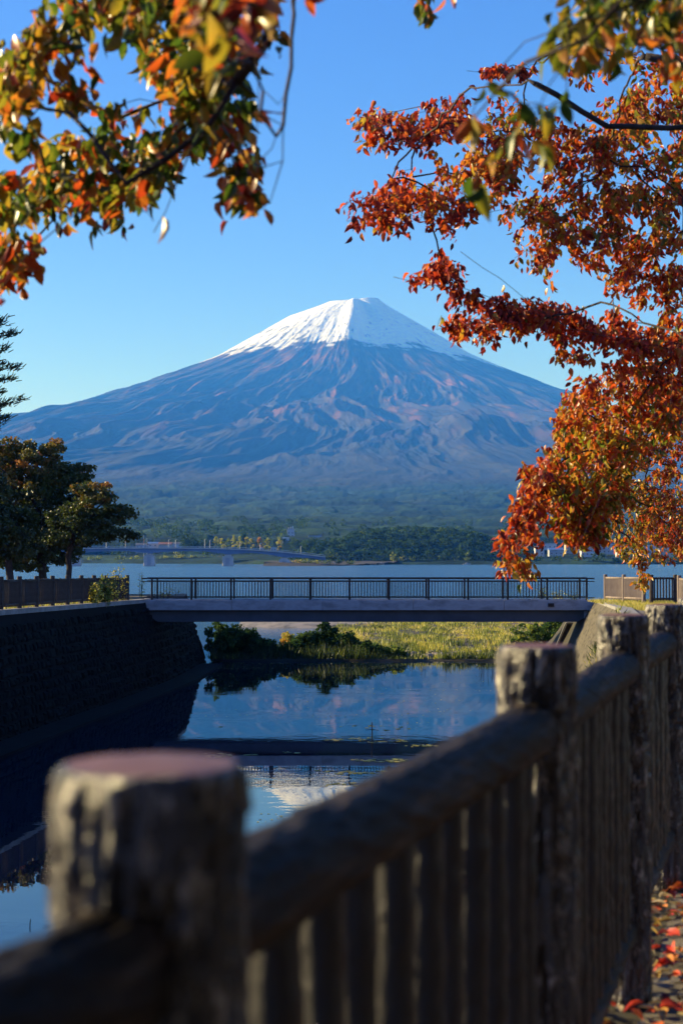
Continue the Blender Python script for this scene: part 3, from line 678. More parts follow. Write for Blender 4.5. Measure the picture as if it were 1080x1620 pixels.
def boat(px, D, L_, lab):
    p_ = P(px, 893, D); b_ = empty('boat', (p_.x, D, 0)); tag(b_, lab, 'boat')
    n = 9; vs = []
    for i in range(n):
        u = i/(n-1); x = (u-.5)*L_; wd = .9*math.sin(math.pi*min(1, (1.08-u)*1.2)*.5)**.7 if u < .97 else .08
        vs += [(x, -wd, .75+.25*u*u), (x, -wd*.5, -.1), (x, wd*.5, -.1), (x, wd, .75+.25*u*u)]
    fs = [(i*4+k, i*4+4+k, i*4+5+k, i*4+1+k) for i in range(n-1) for k in range(3)]+[(0, 1, 2, 3)]
    MB().add(vs, fs).build('hull', M['white'], b_)
    m = MB(); m.box(-L_*.2, L_*.1, -.6, .6, .75, 1.7, .1); m.build('cabin', M['white'], b_)
    m = MB(); m.box(-L_*.18, L_*.08, -.62, -.605, 1.1, 1.5); m.build('window', M['glass'], b_)
boat(590, 1330, 6, 'small white boat moored left in front of the far wood')
boat(603, 1335, 5, 'smaller white boat just right of the first one before the far wood')
boat(738, 1330, 7, 'small white boat moored at the right end of the far wood')

# ================================================================== TREES
def leaf_base(fold=.28, curl=.25, wd=.40, twist=0.0):
    us = [0, .22, .5, .78, 1.0]; wsd = [0, .20*wd/.4, .25*wd/.4, .155*wd/.4, 0]
    V = []; idx = {}
    def pt(u, s_):
        wv = np.interp(u, us, wsd)*s_; z = abs(wv)*fold*1.6 - curl*u*u*.5
        a = twist*u; return (wv*math.cos(a), u, z+wv*math.sin(a))
    V = [pt(0, 0)]
    for u in us[1:4]: V += [pt(u, -1), pt(u, 0), pt(u, 1)]
    V.append(pt(1, 0)); T = [(0, 2, 1), (0, 3, 2)]
    for k in (1, 4): T += [(k, k+1, k+4), (k, k+4, k+3), (k+1, k+2, k+5), (k+1, k+5, k+4)]
    T += [(7, 8, 10), (8, 9, 10)]
    return np.array(V), np.array([t[::-1] for t in T])
LEAFB = [leaf_base(.3, .35, .38), leaf_base(.5, .6, .36), leaf_base(.18, .2, .42, .5), leaf_base(.7, .8, .40, -.6)]
def frames(dirs, rs=rng):
    d = dirs/np.linalg.norm(dirs, axis=1, keepdims=True); r = rs.normal(size=d.shape); x = np.cross(d, r); x /= np.linalg.norm(x, axis=1, keepdims=True)
    z = np.cross(x, d); return np.stack([x, d, z], 2)         # columns x, y, z
def leaves_mesh(name, pos, Rm, size, hue, mt, bases=LEAFB):
    Vs = []; Fs = []; H = []; off = 0; which = rng.integers(0, len(bases), len(pos))
    for k, (bv, bf) in enumerate(bases):
        q = which == k; n = q.sum()
        if not n: continue
        v = np.einsum('nij,vj->nvi', Rm[q], bv)*size[q][:, None, None]+pos[q][:, None, :]
        Vs.append(v.reshape(-1, 3)); Fs.append((bf[None]+(np.arange(n)*len(bv))[:, None, None]).reshape(-1, 3)+off)
        hv = hue[q][:, None]+(bv[:, 1]-.5)[None]*-.10; H.append(hv.ravel()); off += n*len(bv)
    return np_mesh(name, np.concatenate(Vs), np.concatenate(Fs), mt, True, {'hue': np.concatenate(H)})

class Skel:
    def __init__(s): s.p = []; s.par = []; s.hop = []; s.an = np.array([1, 1, 1.35])
    def path(s, pts, parent=-1, step=.25, jit=.02):
        last = parent
        pts = [Vector(p_) for p_ in pts]
        if parent >= 0: pts = [s.p[parent]]+pts
        else: s.p.append(pts[0]); s.par.append(-1); last = len(s.p)-1
        first = True
        for a, b2 in zip(pts[:-1], pts[1:]):
            n = max(1, round((b2-a).length/step))
            for k in range(1, n+1):
                q = a+(b2-a)*(k/n)
                if k < n: q = q+Vector([random.gauss(0, jit) for _ in range(3)])
                s.p.append(q); s.par.append(last); last = len(s.p)-1
        return last
    def near(s, q):
        A = np.array(s.p); d = (A-np.array(q))*s.an; h = np.array(s.hop+[0]*(len(s.p)-len(s.hop))); return int(((d*d).sum(1)*(1+.35*h)**2).argmin())
    def attach(s, q, step=.15, jit=.02, sag=.12):
        q = Vector(q); i = s.near(q); a = s.p[i]; L_ = (q-a).length
        if L_ < 1e-4: return i
        mid = (a+q)/2+Vector((0, 0, sag*L_)); s.hop += [0]*(len(s.p)-len(s.hop)); h = s.hop[i]+1; e = s.path([mid, q], i, step, jit*L_ if L_ < 1 else jit); s.hop += [h]*(len(s.p)-len(s.hop)); return e
    def radii(s, r0, ex=.48, rmax=1e9):
        n = len(s.p); c = [0]*n; kids = [[] for _ in range(n)]
        for i in range(n):
            if s.par[i] >= 0: kids[s.par[i]].append(i)
        for i in range(n-1, -1, -1):
            if not kids[i]: c[i] = 1
            if s.par[i] >= 0: c[s.par[i]] += c[i]
        s.c = c; s.kids = kids; s.hop += [0]*(n-len(s.hop)); s.r = [min(rmax if not h else r0*4.5, r0*k**ex) for k, h in zip(c, s.hop)]
    def build(s, root, parts, seg=6):
        """parts: [(name, min radius, material)] from thick to thin"""
        off = root.location; mbs = [MB() for _ in parts]
        stack = [i for i in range(len(s.p)) if s.par[i] < 0]
        starts = [(i, -1) for i in stack]
        while starts:
            i, fr2 = starts.pop(); chain = ([fr2] if fr2 >= 0 else [])+[i]
            while s.kids[i]:
                ks = sorted(s.kids[i], key=lambda k: -s.c[k])
                starts += [(k, i) for k in ks[1:]]; i = ks[0]; chain.append(i)
            rad = [s.r[k] for k in chain]
            if fr2 >= 0: rad[0] = rad[1]
            j = 0
            while j < len(chain)-1:
                lv = next((q for q, pt in enumerate(parts) if rad[j+1] >= pt[1]), len(parts)-1); e = j+1
                while e < len(chain)-1 and next((q for q, pt in enumerate(parts) if rad[e+1] >= pt[1]), len(parts)-1) == lv: e += 1
                mbs[lv].tube([s.p[k]-off for k in chain[j:e+1]], rad[j:e+1], seg if lv < len(parts)-1 else max(4, seg-2), cap=True)
                j = e
        return [mb.build(nm, mt, root, True) for mb, (nm, _, mt) in zip(mbs, parts) if mb.v]

def inpoly(x, y, poly):
    c = False; j = len(poly)-1
    for i in range(len(poly)):
        xi, yi = poly[i]; xj, yj = poly[j]
        if (yi > y) != (yj > y) and x < (xj-xi)*(y-yi)/(yj-yi)+xi: c = not c
        j = i
    return c
def fillpts(poly, n):
    xs = [p_[0] for p_ in poly]; ys = [p_[1] for p_ in poly]; out = []
    while len(out) < n:
        x, y = random.uniform(min(xs), max(xs)), random.uniform(min(ys), max(ys))
        if inpoly(x, y, poly): out.append((x, y))
    return out
def alongpts(line, wd, n, wd2=None):
    out = []; seg = [(Vector(a), Vector(b2)) for a, b2 in zip(line[:-1], line[1:])]; Ls = [(b2-a).length for a, b2 in seg]; T = sum(Ls)
    for _ in range(n):
        u = random.random()*T; k = 0
        while k < len(Ls)-1 and u > Ls[k]: u -= Ls[k]; k += 1
        a, b2 = seg[k]; p_ = a+(b2-a)*(u/Ls[k]); t = (b2-a).normalized(); nn = Vector((-t.y, t.x)); q = random.gauss(0, wd*.42)
        out.append(tuple(p_+nn*q+Vector((0, wd*.12))))
    return out

class LeafTree:
    def __init__(s, loc, leaf, ncl, spread, droop=1.0):
        s.sk = Skel(); s.loc = Vector(loc); s.leaf = leaf; s.ncl = ncl; s.spread = spread; s.droop = droop
        s.pos = []; s.dir = []; s.size = []; s.hue = []
    def cluster(s, q, hue, hv=.16, n=None, leaf=None, spread=None):
        q = Vector(q); i = s.sk.attach(q); base = s.sk.p[i]; par = s.sk.p[s.sk.par[i]] if s.sk.par[i] >= 0 else base
        sp = spread or s.spread; lf = leaf or s.leaf; tdir = (base-par); tdir = tdir.normalized() if tdir.length > 1e-5 else Vector((0, 0, 1))
        for k in range(n or s.ncl):
            u = random.random(); o = base-tdir*sp*u*.9+Vector([random.gauss(0, sp*.17) for _ in range(3)])
            d = Vector((.1, 0, -1)) if n == 1 else Vector((random.gauss(0, .62), random.gauss(0, .62), -s.droop*random.uniform(.45, 1.5)))+tdir*.35
            s.pos.append(o); s.dir.append(d); s.size.append(lf*random.uniform(.62, 1.15)); s.hue.append(hue+random.gauss(0, hv*1.25))
    def finish(s, root, parts, r0, mt, ex=.48, seg=6, nparts=300, rmax=1e9, pname='leaf', sname='foliage'):
        s.sk.radii(r0, ex, rmax); s.sk.build(root, parts, seg)
        pos = np.array([tuple(p_) for p_ in s.pos]); dr = np.array([tuple(p_) for p_ in s.dir]); size = np.array(s.size); hue = np.clip(np.array(s.hue), .0, 1.)
        Rm = frames(dr); px = np.abs(pos[:, 0]/np.maximum(pos[:, 1], .1)); py_ = (pos[:, 2]-HC)/np.maximum(pos[:, 1], .1)
        vis = (px < .235) & (py_ < .38) & (pos[:, 1] > .5); score = np.where(vis, size/np.maximum(pos[:, 1], .3), 0)
        top = np.argsort(-score)[:nparts]; rest = np.ones(len(pos), bool); rest[top] = False
        off = np.array(root.location); cache = {}
        for i in top:
            hb = round(float(hue[i])*16)/16; k = int(rng.integers(0, len(LEAFB)))
            if (hb, k) not in cache:
                bv, bf = LEAFB[k]; cache[hb, k] = np_mesh(pname, bv, bf, mt, True, {'hue': np.full(len(bv), hb)-(bv[:, 1]-.5)*.10})
            o = link(pname, cache[hb, k], root); R4 = Matrix(Rm[i].tolist()).to_4x4()
            sc = float(size[i]); o.matrix_basis = Matrix.Translation(Vector(pos[i]-off)) @ R4 @ Matrix.Diagonal((sc, sc, sc, 1))
        if rest.any():
            tag(link(sname, leaves_mesh(sname, pos[rest]-off, Rm[rest], size[rest], hue[rest], mt), root), kind='stuff')

# ---- cherry tree overhead: rooted behind the camera, its limbs arch over and droop into the top of the view
P1 = lambda x, y, D: P(x, y, D*1.28)
T1 = LeafTree((1.9, -2.2, GZ), .096, 8, .16)
sk = T1.sk
tk = sk.path([(1.9, -2.2, GZ-.1), (1.85, -2.1, 6.0), (1.6, -1.8, 7.2), (1.3, -1.4, 8.0)], step=.3)
lA = sk.path([(.6, -.2, 9.0), (.0, 1.6, 9.2), P1(360, -130, 4.0), P1(300, -20, 3.9), P1(150, 42, 3.8), P1(70, 85, 3.7), P1(-30, 130, 3.6)], tk, .25, .01)
lB = sk.path([(.9, .2, 9.0), (.3, 2.0, 9.4), P1(470, -180, 4.6), P1(425, 60, 4.4), P1(330, 200, 4.4), P1(200, 290, 4.4), P1(110, 345, 4.4), P1(45, 400, 4.4), P1(0, 460, 4.4), P1(-30, 500, 4.4)], tk, .25, .012)
lC = sk.path([P1(455, -60, 4.0), P1(461, 60, 3.95), P1(452, 150, 3.9), P1(447, 255, 3.9), P1(428, 318, 3.9)], sk.near((.3, 2.0, 9.4)), .1, .006)
sk.path([P1(425, 262, 3.9), P1(405, 255, 3.9)], sk.near(P1(447, 255, 3.9)), .05, .004)
sk.path([P1(430, 235, 3.9), P1(404, 270, 3.9)], sk.near(P1(449, 225, 3.9)), .05, .004)
sk.path([P1(425, 186, 3.9), P1(400, 180, 3.9)], sk.near(P1(450, 186, 3.9)), .05, .004)
sk.path([P1(440, 165, 3.9), P1(420, 145, 3.9)], sk.near(P1(450, 165, 3.9)), .05, .004)
lD = sk.path([P1(303, 235, 4.3), P1(280, 290, 4.3), P1(262, 335, 4.3), P1(243, 368, 4.3)], sk.near(P1(330, 200, 4.4)), .1, .005)
sk.path([P1(255, 300, 4.3), P1(232, 335, 4.3), P1(215, 330, 4.3)], sk.near(P1(280, 290, 4.3)), .05, .004)
lE = sk.path([P1(404, 90, 4.0), P1(408, 180, 4.0), P1(400, 270, 4.0)], sk.near(P1(425, 60, 4.4)), .1, .006)
def add1(T, pts, D0, D1, hue, **k):
    add(T, [q for q in pts for _ in (0, 1) if _ == 0 or random.random() < .45], D0*1.28, D1*1.28, hue, **k)
def add(T, pts, D0, D1, hue, **k):
    if T is not T1:
        h0 = hue; hue = (lambda x, y: h0(x, y)+(-.01 if T is T2 else .06)) if callable(h0) else h0-.03
    for x, y in pts: T.cluster(P1(x, y, random.uniform(D0, D1)), hue(x, y) if callable(hue) else hue, **k)
hA = lambda x, y: .80+.1*math.sin(x*.03+y*.02)
add1(T1, alongpts([(330, -40), (150, 25), (60, 70), (-30, 110)], 75, 46), 3.5, 4.2, .74, hv=.17)
add1(T1, fillpts([(-20, 90), (70, 90), (60, 150), (35, 150), (-20, 215)], 12), 3.5, 4.0, .66)
add1(T1, fillpts([(-10, 185), (45, 185), (40, 225), (0, 225)], 2), 3.5, 3.6, .8)
add1(T1, fillpts([(190, -30), (470, -30), (440, 60), (405, 120), (400, 165), (330, 200), (250, 210), (240, 120)], 84), 3.3, 4.6, hA, hv=.17)
add1(T1, fillpts([(115, 120), (160, 130), (170, 185), (118, 180)], 5), 3.9, 4.2, .62)
add1(T1, alongpts([(345, 185), (260, 215), (180, 265), (100, 300), (-20, 340)], 85, 84), 3.9, 4.8, hA, hv=.22)
add1(T1, fillpts([(100, 200), (150, 195), (160, 240), (60, 290), (60, 260)], 8), 4.2, 4.6, .6)
add1(T1, alongpts([(40, 380), (-15, 430)], 40, 14), 4.2, 4.6, .55)
add1(T1, fillpts([(320, 190), (400, 190), (408, 250), (400, 320), (355, 330), (350, 240)], 17), 3.6, 4.0, .62, hv=.24)
T1.cluster(P1(243, 350, 4.3), .25, n=1); T1.cluster(P1(411, 175, 3.9), .22, n=2, spread=.03); T1.cluster(P1(2, 475, 4.3), .3, n=2, spread=.03)
# nearest, largest leaves at the top edge
add1(T1, fillpts([(285, -30), (420, -30), (395, 60), (330, 90), (290, 40)], 8), 2.1, 2.6, .55, hv=.3, n=4)
add1(T1, [(415, 0), (430, -5), (470, -30), (492, -15)], 3.0, 3.3, .35, n=3, spread=.04)
# small spray at the top middle
lF = sk.path([(1.5, .5, 9.0), P1(760, -160, 5.0), P1(700, -60, 5.0), P1(676, 5, 5.0)], tk, .25, .01)
add1(T1, fillpts([(652, -15), (690, -20), (692, 22), (668, 30)], 5), 4.8, 5.1, .80, n=6, spread=.07); T1.cluster(P1(715, -8, 5), .3, n=2, spread=.04)
# near spray at the upper right
lG = sk.path([(1.9, 0, 8.6), P1(1130, -120, 3.4), P1(1000, -20, 3.3), P1(930, 60, 3.2), P1(870, 130, 3.1), P1(835, 210, 3.0), P1(790, 290, 2.95)], tk, .2, .008)
sk.path([P1(1130, -60, 3.8), P1(1000, 10, 3.7), P1(900, 40, 3.6)], sk.near((1.9, 0, 8.6)), .2, .01)
add1(T1, fillpts([(870, -40), (1100, -40), (1085, 60), (985, 75), (925, 95), (880, 75)], 24), 2.9, 3.7, .80, hv=.16, n=6)
add1(T1, fillpts([(850, 70), (965, 80), (950, 130), (870, 140)], 6), 2.9, 3.3, .78, hv=.15, n=4)
add1(T1, [(765, 140), (742, 195), (830, 175), (865, 170), (815, 215), (855, 230), (780, 245), (745, 285), (760, 300), (835, 240), (895, 160)], 2.7, 3.1, .72, hv=.24, n=2, spread=.05)
add1(T1, fillpts([(1020, 60), (1090, 60), (1090, 130), (1040, 110)], 6), 3.2, 3.6, .62, hv=.2, n=4)
ch1 = empty('cherry_tree', T1.loc); tag(ch1, 'cherry tree overhead whose blurred olive and orange leaves hang into both top corners', 'tree')
# crown added above the camera, out of view, to block the upper sky
sky_block_crown = []
for _ in range(330):
    x, y = random.uniform(-3.6, 8.5), random.uniform(-11, 3.2); sky_block_crown.append((x, y, 9.3+max(0, y)*.25+random.random()*1.6-.10*((x-2)**2+(y+4)**2)**.5))
T1.finish(ch1, [('trunk', .075, M['bark']), ('limb', .02, M['bark']), ('twig', 0, M['twig'])], .0021, M['autumn'], .50, rmax=.15)

# ---- red cherry tree on the right, 10 to 14 m away
T2 = LeafTree((5.2, 13.2, GZ-.1), .090, 15, .22)
sk = T2.sk
tk2 = sk.path([(5.2, 13.2, 4.3), (5.05, 13.1, 5.8), (4.6, 12.9, 7.2), (4.2, 12.6, 8.1)], step=.35, jit=.02)
g = lambda *a: [P(*q) for q in a]
l1 = sk.path(g((1180, 560, 12.6), (1080, 545, 12.2), (990, 535, 11.8), (900, 520, 11.4), (850, 490, 11.2), (790, 440, 11.0), (728, 398, 10.9)), sk.near((4.6, 12.9, 7.2)), .2, .012)
l2 = sk.path(g((1180, 430, 12.3), (1090, 400, 12.1), (960, 370, 11.8), (880, 345, 11.5), (800, 330, 11.2), (700, 340, 11.0), (600, 345, 10.8), (548, 350, 10.7)), tk2, .2, .015)
l3 = sk.path(g((1200, 330, 12.3), (1090, 300, 12.2), (1000, 295, 12), (930, 280, 12), (850, 225, 11.8), (740, 190, 11.6), (640, 195, 11.4), (562, 208, 11.3)), tk2, .2, .015)
l4 = sk.path(g((1200, 250, 12.5), (1090, 200, 12.4), (960, 200, 12.3), (880, 150, 12.2), (810, 115, 12), (738, 112, 11.9)), tk2, .2, .012)
l5 = sk.path(g((1180, 150, 12.7), (1090, 110, 12.6), (1020, 90, 12.6)), tk2, .2, .012)
l6 = sk.path(g((880, 505, 11.3), (800, 500, 11.1), (740, 505, 11), (690, 522, 10.9)), sk.near(P(900, 520, 11.4)), .2, .012)
l7 = sk.path(g((800, 480, 11), (730, 455, 10.9), (670, 450, 10.8), (622, 438, 10.8)), sk.near(P(850, 490, 11.2)), .2, .01)
l8 = sk.path(g((1000, 600, 12), (930, 640, 11.8), (880, 700, 11.6), (850, 770, 11.4), (820, 850, 11.3), (806, 905, 11.2)), sk.near(P(1080, 545, 12.2)), .2, .02)
l9 = sk.path(g((1060, 640, 12), (1000, 700, 11.8), (950, 780, 11.6), (910, 870, 11.5)), sk.near(P(1080, 545, 12.2)), .2, .02)
red = lambda x, y: .36+.16*math.sin(x*.021+y*.017)+.10*sstep(700, 950, x)
add(T2, alongpts([(845, 122), (800, 108), (740, 112)], 16, 16), 11.6, 12.2, .26, hv=.13, spread=.10)
add(T2, alongpts([(960, 260), (860, 215), (760, 180), (660, 190), (565, 205)], 42, 92), 11, 12.2, red, hv=.15)
add(T2, alongpts([(720, 190), (640, 225), (590, 235)], 22, 16), 11, 11.6, .22)
add(T2, alongpts([(820, 265), (720, 290), (640, 315), (550, 350)], 42, 84), 10.6, 11.8, red, hv=.13)
add(T2, alongpts([(760, 330), (650, 350), (600, 370)], 24, 24), 10.6, 11.4, .28)
add(T2, fillpts([(720, 200), (900, 200), (1000, 140), (1095, 60), (1095, 330), (900, 330), (740, 320)], 180), 10.8, 12.6, lambda x, y: .38+.16*sstep(800, 1050, x), hv=.2)
add(T2, fillpts([(900, 60), (960, 30), (1095, 0), (1095, 300), (960, 280)], 90), 11.6, 12.8, .50, hv=.2)
add(T2, fillpts([(760, 320), (1095, 310), (1095, 400), (960, 395), (860, 370), (760, 345)], 95), 10.8, 12.4, .50, hv=.2)
add(T2, alongpts([(1090, 440), (960, 410), (880, 385), (810, 388)], 46, 66), 11, 12.2, .45, hv=.18)
add(T2, fillpts([(930, 390), (1095, 400), (1095, 520), (1040, 520), (985, 470), (930, 440)], 26), 11.2, 12.2, .40, hv=.16)
add(T2, alongpts([(725, 425), (690, 430), (655, 428)], 24, 22), 10.7, 11.2, .24, hv=.13)
add(T2, alongpts([(870, 500), (800, 495), (740, 465), (720, 450)], 26, 34), 10.8, 11.4, .28, hv=.13)
add(T2, alongpts([(1090, 545), (980, 530), (880, 500), (780, 500), (705, 522)], 36, 140), 10.9, 12.2, lambda x, y: .25+.14*sstep(900, 1080, x), hv=.14)
add(T2, fillpts([(880, 545), (915, 540), (905, 575), (885, 570)], 5), 11.2, 11.5, .5)
add(T2, fillpts([(885, 625), (950, 585), (1020, 560), (1095, 550), (1095, 680), (1000, 740), (900, 720), (882, 690)], 215), 11, 12.8, lambda x, y: .36+.30*sstep(600, 740, y), hv=.16)
add(T2, fillpts([(880, 690), (1000, 700), (1000, 800), (930, 850), (845, 820), (830, 745)], 185), 10.9, 12.4, lambda x, y: .60-.16*(x < 870), hv=.2)
add(T2, fillpts([(820, 745), (870, 740), (850, 800), (835, 920), (808, 915), (787, 890), (800, 840), (825, 800)], 60), 10.8, 11.6, lambda x, y: .30+.32*sstep(880, 915, y), hv=.16)
add(T2, fillpts([(860, 810), (950, 800), (960, 850), (925, 885), (905, 870), (880, 850)], 46), 11, 12, .42, hv=.2)
add(T2, fillpts([(1095, 0), (1420, 60), (1520, 300), (1450, 620), (1250, 760), (1095, 720)], 300), 11, 14.5, .46, hv=.2)   # the part of the crown right of the picture
T2.cluster(P(698, 499, 10.9), .45, n=1, spread=.02)
ch2 = empty('cherry_tree', T2.loc); tag(ch2, 'large cherry tree with bright red and orange leaves spreading in layers over the right side', 'tree')
T2.finish(ch2, [('trunk', .085, M['bark']), ('limb', .022, M['bark']), ('twig', 0, M['twig'])], .0022, M['autumn'], .48, rmax=.17)

# ---- finer, yellower cherry farther along the path
T3 = LeafTree((8.2, 24.5, 4.45), .12, 13, .26)
sk = T3.sk
tk3 = sk.path([(8.2, 24.5, 4.3), (8.1, 24.5, 6.0), (7.5, 24.2, 7.6), (6.8, 24, 8.6)], step=.5, jit=.03)
sk.path(g((1080, 690, 23.5), (1010, 700, 23), (960, 760, 22.6), (920, 830, 22.3)), sk.near((7.5, 24.2, 7.6)), .4, .04)
sk.path(g((1070, 780, 23), (1025, 830, 22.6), (1012, 900, 22.3), (1010, 935, 22.3)), sk.near((7.5, 24.2, 7.6)), .4, .03)
yel = lambda x, y: .50+.12*math.sin(x*.04)+.06*math.sin(y*.05)
add(T3, fillpts([(900, 640), (1095, 600), (1095, 840), (1060, 860), (940, 830), (880, 780)], 420), 22, 25.5, yel, hv=.15)
add(T3, fillpts([(925, 800), (1095, 780), (1090, 880), (1060, 895), (1030, 870), (990, 890), (950, 860)], 120), 22, 24.5, yel, hv=.16)
add(T3, alongpts([(1015, 850), (1010, 935)], 20, 16), 22, 22.6, .62, hv=.12)
ch3 = empty('cherry_tree', T3.loc); tag(ch3, 'farther cherry tree with small yellow-green leaves behind the red one at right', 'tree')
T3.finish(ch3, [('trunk', .09, M['bark']), ('limb', .03, M['bark']), ('twig', 0, M['twig'])], .0045, M['autumn'], .50, rmax=.18)

# ---- broad crowns at a distance: leaf tufts on a branching frame
def tuft_faces(c, r, n, flat, s_):
    """n small leaf quads scattered in a flattened clump"""
    v = rng.normal(size=(n, 3)); v /= np.linalg.norm(v, axis=1, keepdims=True); v *= (rng.random((n, 1))**.4)*r; v[:, 2] *= flat
    return c+v, v
QB = [(np.array([(-.5, 0, 0), (0, -.5, .12), (.5, 0, 0), (0, .55, -.1)]), np.array([(0, 1, 2), (0, 2, 3)])),
      (np.array([(-.4, -.3, 0), (.45, -.2, .15), (.25, .5, 0), (-.3, .35, -.12)]), np.array([(0, 1, 2), (0, 2, 3)]))]
def crown_tree(name, base, ells, label, cat='tree', group=None, ntuft=90, nleaf=60, s_=.16, rt=.5, hue=.35, hv=.12, mt=None, r0=.02, trunk=None, flat=.55, huef=None, nskel=None, tparts=True):
    base = Vector(base); root = empty(name, base); tag(root, label, cat, group); sk = Skel()
    top = Vector(ells[0][0]); tp = trunk or [base, base+(top-base)*.45+Vector((random.uniform(-.2, .2), 0, 0)), top]
    sk.path(tp, step=.6, jit=.05); cs = []
    wts = np.array([e[1]*e[2]*e[3] for e in ells])**.67; wts /= wts.sum()
    for k in range(ntuft):
        (c, rx, ry, rz) = ells[rng.choice(len(ells), p=wts)]
        v = rng.normal(size=3); v /= np.linalg.norm(v); v *= rng.random()**.22*rng.uniform(.86, 1.06); cs.append(Vector((c[0]+v[0]*rx, c[1]+v[1]*ry, c[2]+v[2]*rz)))
    cs.sort(key=lambda q: (q-base).length)
    for q in cs[::max(1, ntuft//(nskel or ntuft))]: sk.attach(q, .8, .05, -.05)
    sk.radii(r0, .5); sk.build(root, [('trunk', r0*4.5, M['bark']), ('branch', 0, M['bark'])], 6)
    ps = []; hs_ = []; dd = []
    for q in cs:
        p_, v = tuft_faces(np.array(q), rt*rng.uniform(.7, 1.25), nleaf, flat, s_); ps.append(p_); dd.append(v+rng.normal(size=v.shape)*.6*rt)
        h0 = hue+rng.normal()*hv if huef is None else huef(q)+rng.normal()*hv; hs_.append(np.full(nleaf, h0)+rng.normal(size=nleaf)*.06)
    ps = np.concatenate(ps); dd = np.concatenate(dd); hs_ = np.clip(np.concatenate(hs_), 0, 1)
    me = leaves_mesh('crown', ps-np.array(base), frames(dd), s_*rng.uniform(.7, 1.3, len(ps)), hs_, mt or M['green'], QB)
    link('crown', me, root); return root
ps_ = []; dd_ = []
for q in sky_block_crown:
    p_, v = tuft_faces(np.array(q), .85, 60, .45, .3); ps_.append(p_); dd_.append(v+rng.normal(size=v.shape)*.5)
ps_ = np.concatenate(ps_)
link('crown', leaves_mesh('crown', ps_-np.array(T1.loc), frames(np.concatenate(dd_)), rng.uniform(.2, .36, len(ps_)), np.clip(rng.normal(size=len(ps_))*.12+.25, 0, 1), M['green'], QB), ch1)  # added canopy hung on the cherry tree to cut sky fill
def E(px, py, D, rpx, rpy, dep=None): c = P(px, py, D); return (tuple(c), rpx*D/F, dep or rpx*D/F, rpy*D/F)
crown_tree('maple_tree', (P(72, 900, 92).x, 92, 4.1), [E(60, 800, 92, 85, 70), E(20, 712, 92, 26, 16), E(75, 706, 92, 22, 13), E(125, 745, 92, 22, 14), E(140, 800, 92, 24, 26), E(-30, 830, 92, 60, 90), E(50, 735, 92, 48, 36), E(105, 770, 92, 40, 36), E(-10, 740, 92, 40, 40), E(60, 865, 92, 70, 36)],
           'dense dark maple tree with orange tinged top at the left edge above the fence', ntuft=620, nleaf=85, s_=.17, rt=.55, hue=.26, hv=.12, huef=lambda q: .24+.62*sstep(9.0, 13.0, q[2])*sstep(-14.5, -19, q[0])*.6+.12+(.25 if random.random() < .15 else 0), r0=.017)
crown_tree('maple_tree', (P(109, 915, 88).x, 88, 3.9), [E(148, 800, 88, 44, 20), E(120, 850, 88, 60, 14), E(178, 843, 88, 38, 9), E(190, 812, 88, 24, 10), E(150, 775, 88, 34, 12), E(165, 825, 88, 44, 9), E(120, 820, 88, 50, 20), E(204, 850, 88, 14, 5)],
           'smaller dark maple right of the dense one with bare lower limbs showing against the lake', ntuft=250, nleaf=62, s_=.15, rt=.42, hue=.26, hv=.12, huef=lambda q: .30+.42*sstep(8.0, 11, q[2]), r0=.017,
           trunk=[(P(109, 915, 88).x, 88, 3.9), tuple(P(108, 880, 88)), tuple(P(116, 845, 88)), tuple(P(140, 815, 88))])
crown_tree('maple_tree', (P(20, 905, 84).x, 84, 4.2), [E(10, 850, 84, 60, 52), E(-50, 800, 84, 60, 90)],
           'dark leafy maple at the far left edge standing lowest above the left fence', ntuft=200, nleaf=110, s_=.16, rt=.6, hue=.2, hv=.1, r0=.026)

# ---- pine whose boughs reach in at the left edge
pb = P(-75, 930, 60); pn = empty('pine_tree', (pb.x, 60, 4.3)); tag(pn, 'dark pine tree at the left edge with boughs tipped against the sky', 'tree')
m = MB(); tpz = P(-75, 455, 60).z; m.tube([(0, 0, 0), (.1, 0, 4), (0, 0, 8), (.05, 0, tpz-4.3)], [.24, .19, .12, .03], 9, wob=.05); m.build('trunk', M['bark'], pn, True)
bm_ = MB(); ps = []; ds = []
for (px, py, ln) in [(26, 528, 1), (32, 580, 1), (40, 632, 1), (22, 600, .8), (16, 660, .8), (12, 552, .7), (10, 508, .7), (14, 640, .8), (4, 620, .7), (6, 575, .7), (-5, 680, .8)]+[(random.uniform(-170, 0), random.uniform(470, 790), 1) for _ in range(44)]:
    tip = P(px, py, 60+random.uniform(-1.2, 1.2)); a = Vector((pb.x, 60, tip.z+random.uniform(-.9, -.3)+.3)); mid = (a+tip)/2+Vector((0, 0, -.14))
    a, mid, tip = [q-Vector((pb.x, 60, 4.3)) for q in (a, mid, tip)]; bm_.tube([a, mid, tip], [.05, .03, .01], 5)
    for k in range(150):
        u = .25+.75*random.random(); q = (a.lerp(mid, u*2) if u < .5 else mid.lerp(tip, u*2-1))
        sp = .30*(1.15-u)+.05; q2 = q+Vector((random.gauss(0, sp*.7), random.gauss(0, sp), random.gauss(0, .07)))
        ps.append(tuple(q2)); d = (tip-a).normalized()*.7+Vector((random.gauss(0, .5), random.gauss(0, .5), random.uniform(.1, .9))); ds.append(tuple(d))
bm_.build('branch', M['bark'], pn, True)
NB = [(np.array([(-.09, 0, 0), (.09, 0, 0), (.05, 1, 0), (-.05, 1, 0), (0, 0, -.09), (0, 0, .09), (0, 1, .03)]), np.array([(0, 1, 2), (0, 2, 3), (4, 5, 6)]))]
link('crown', leaves_mesh('crown', np.array(ps), frames(np.array(ds)), rng.uniform(.16, .30, len(ps)), rng.random(len(ps)), M['needle'], NB), pn)

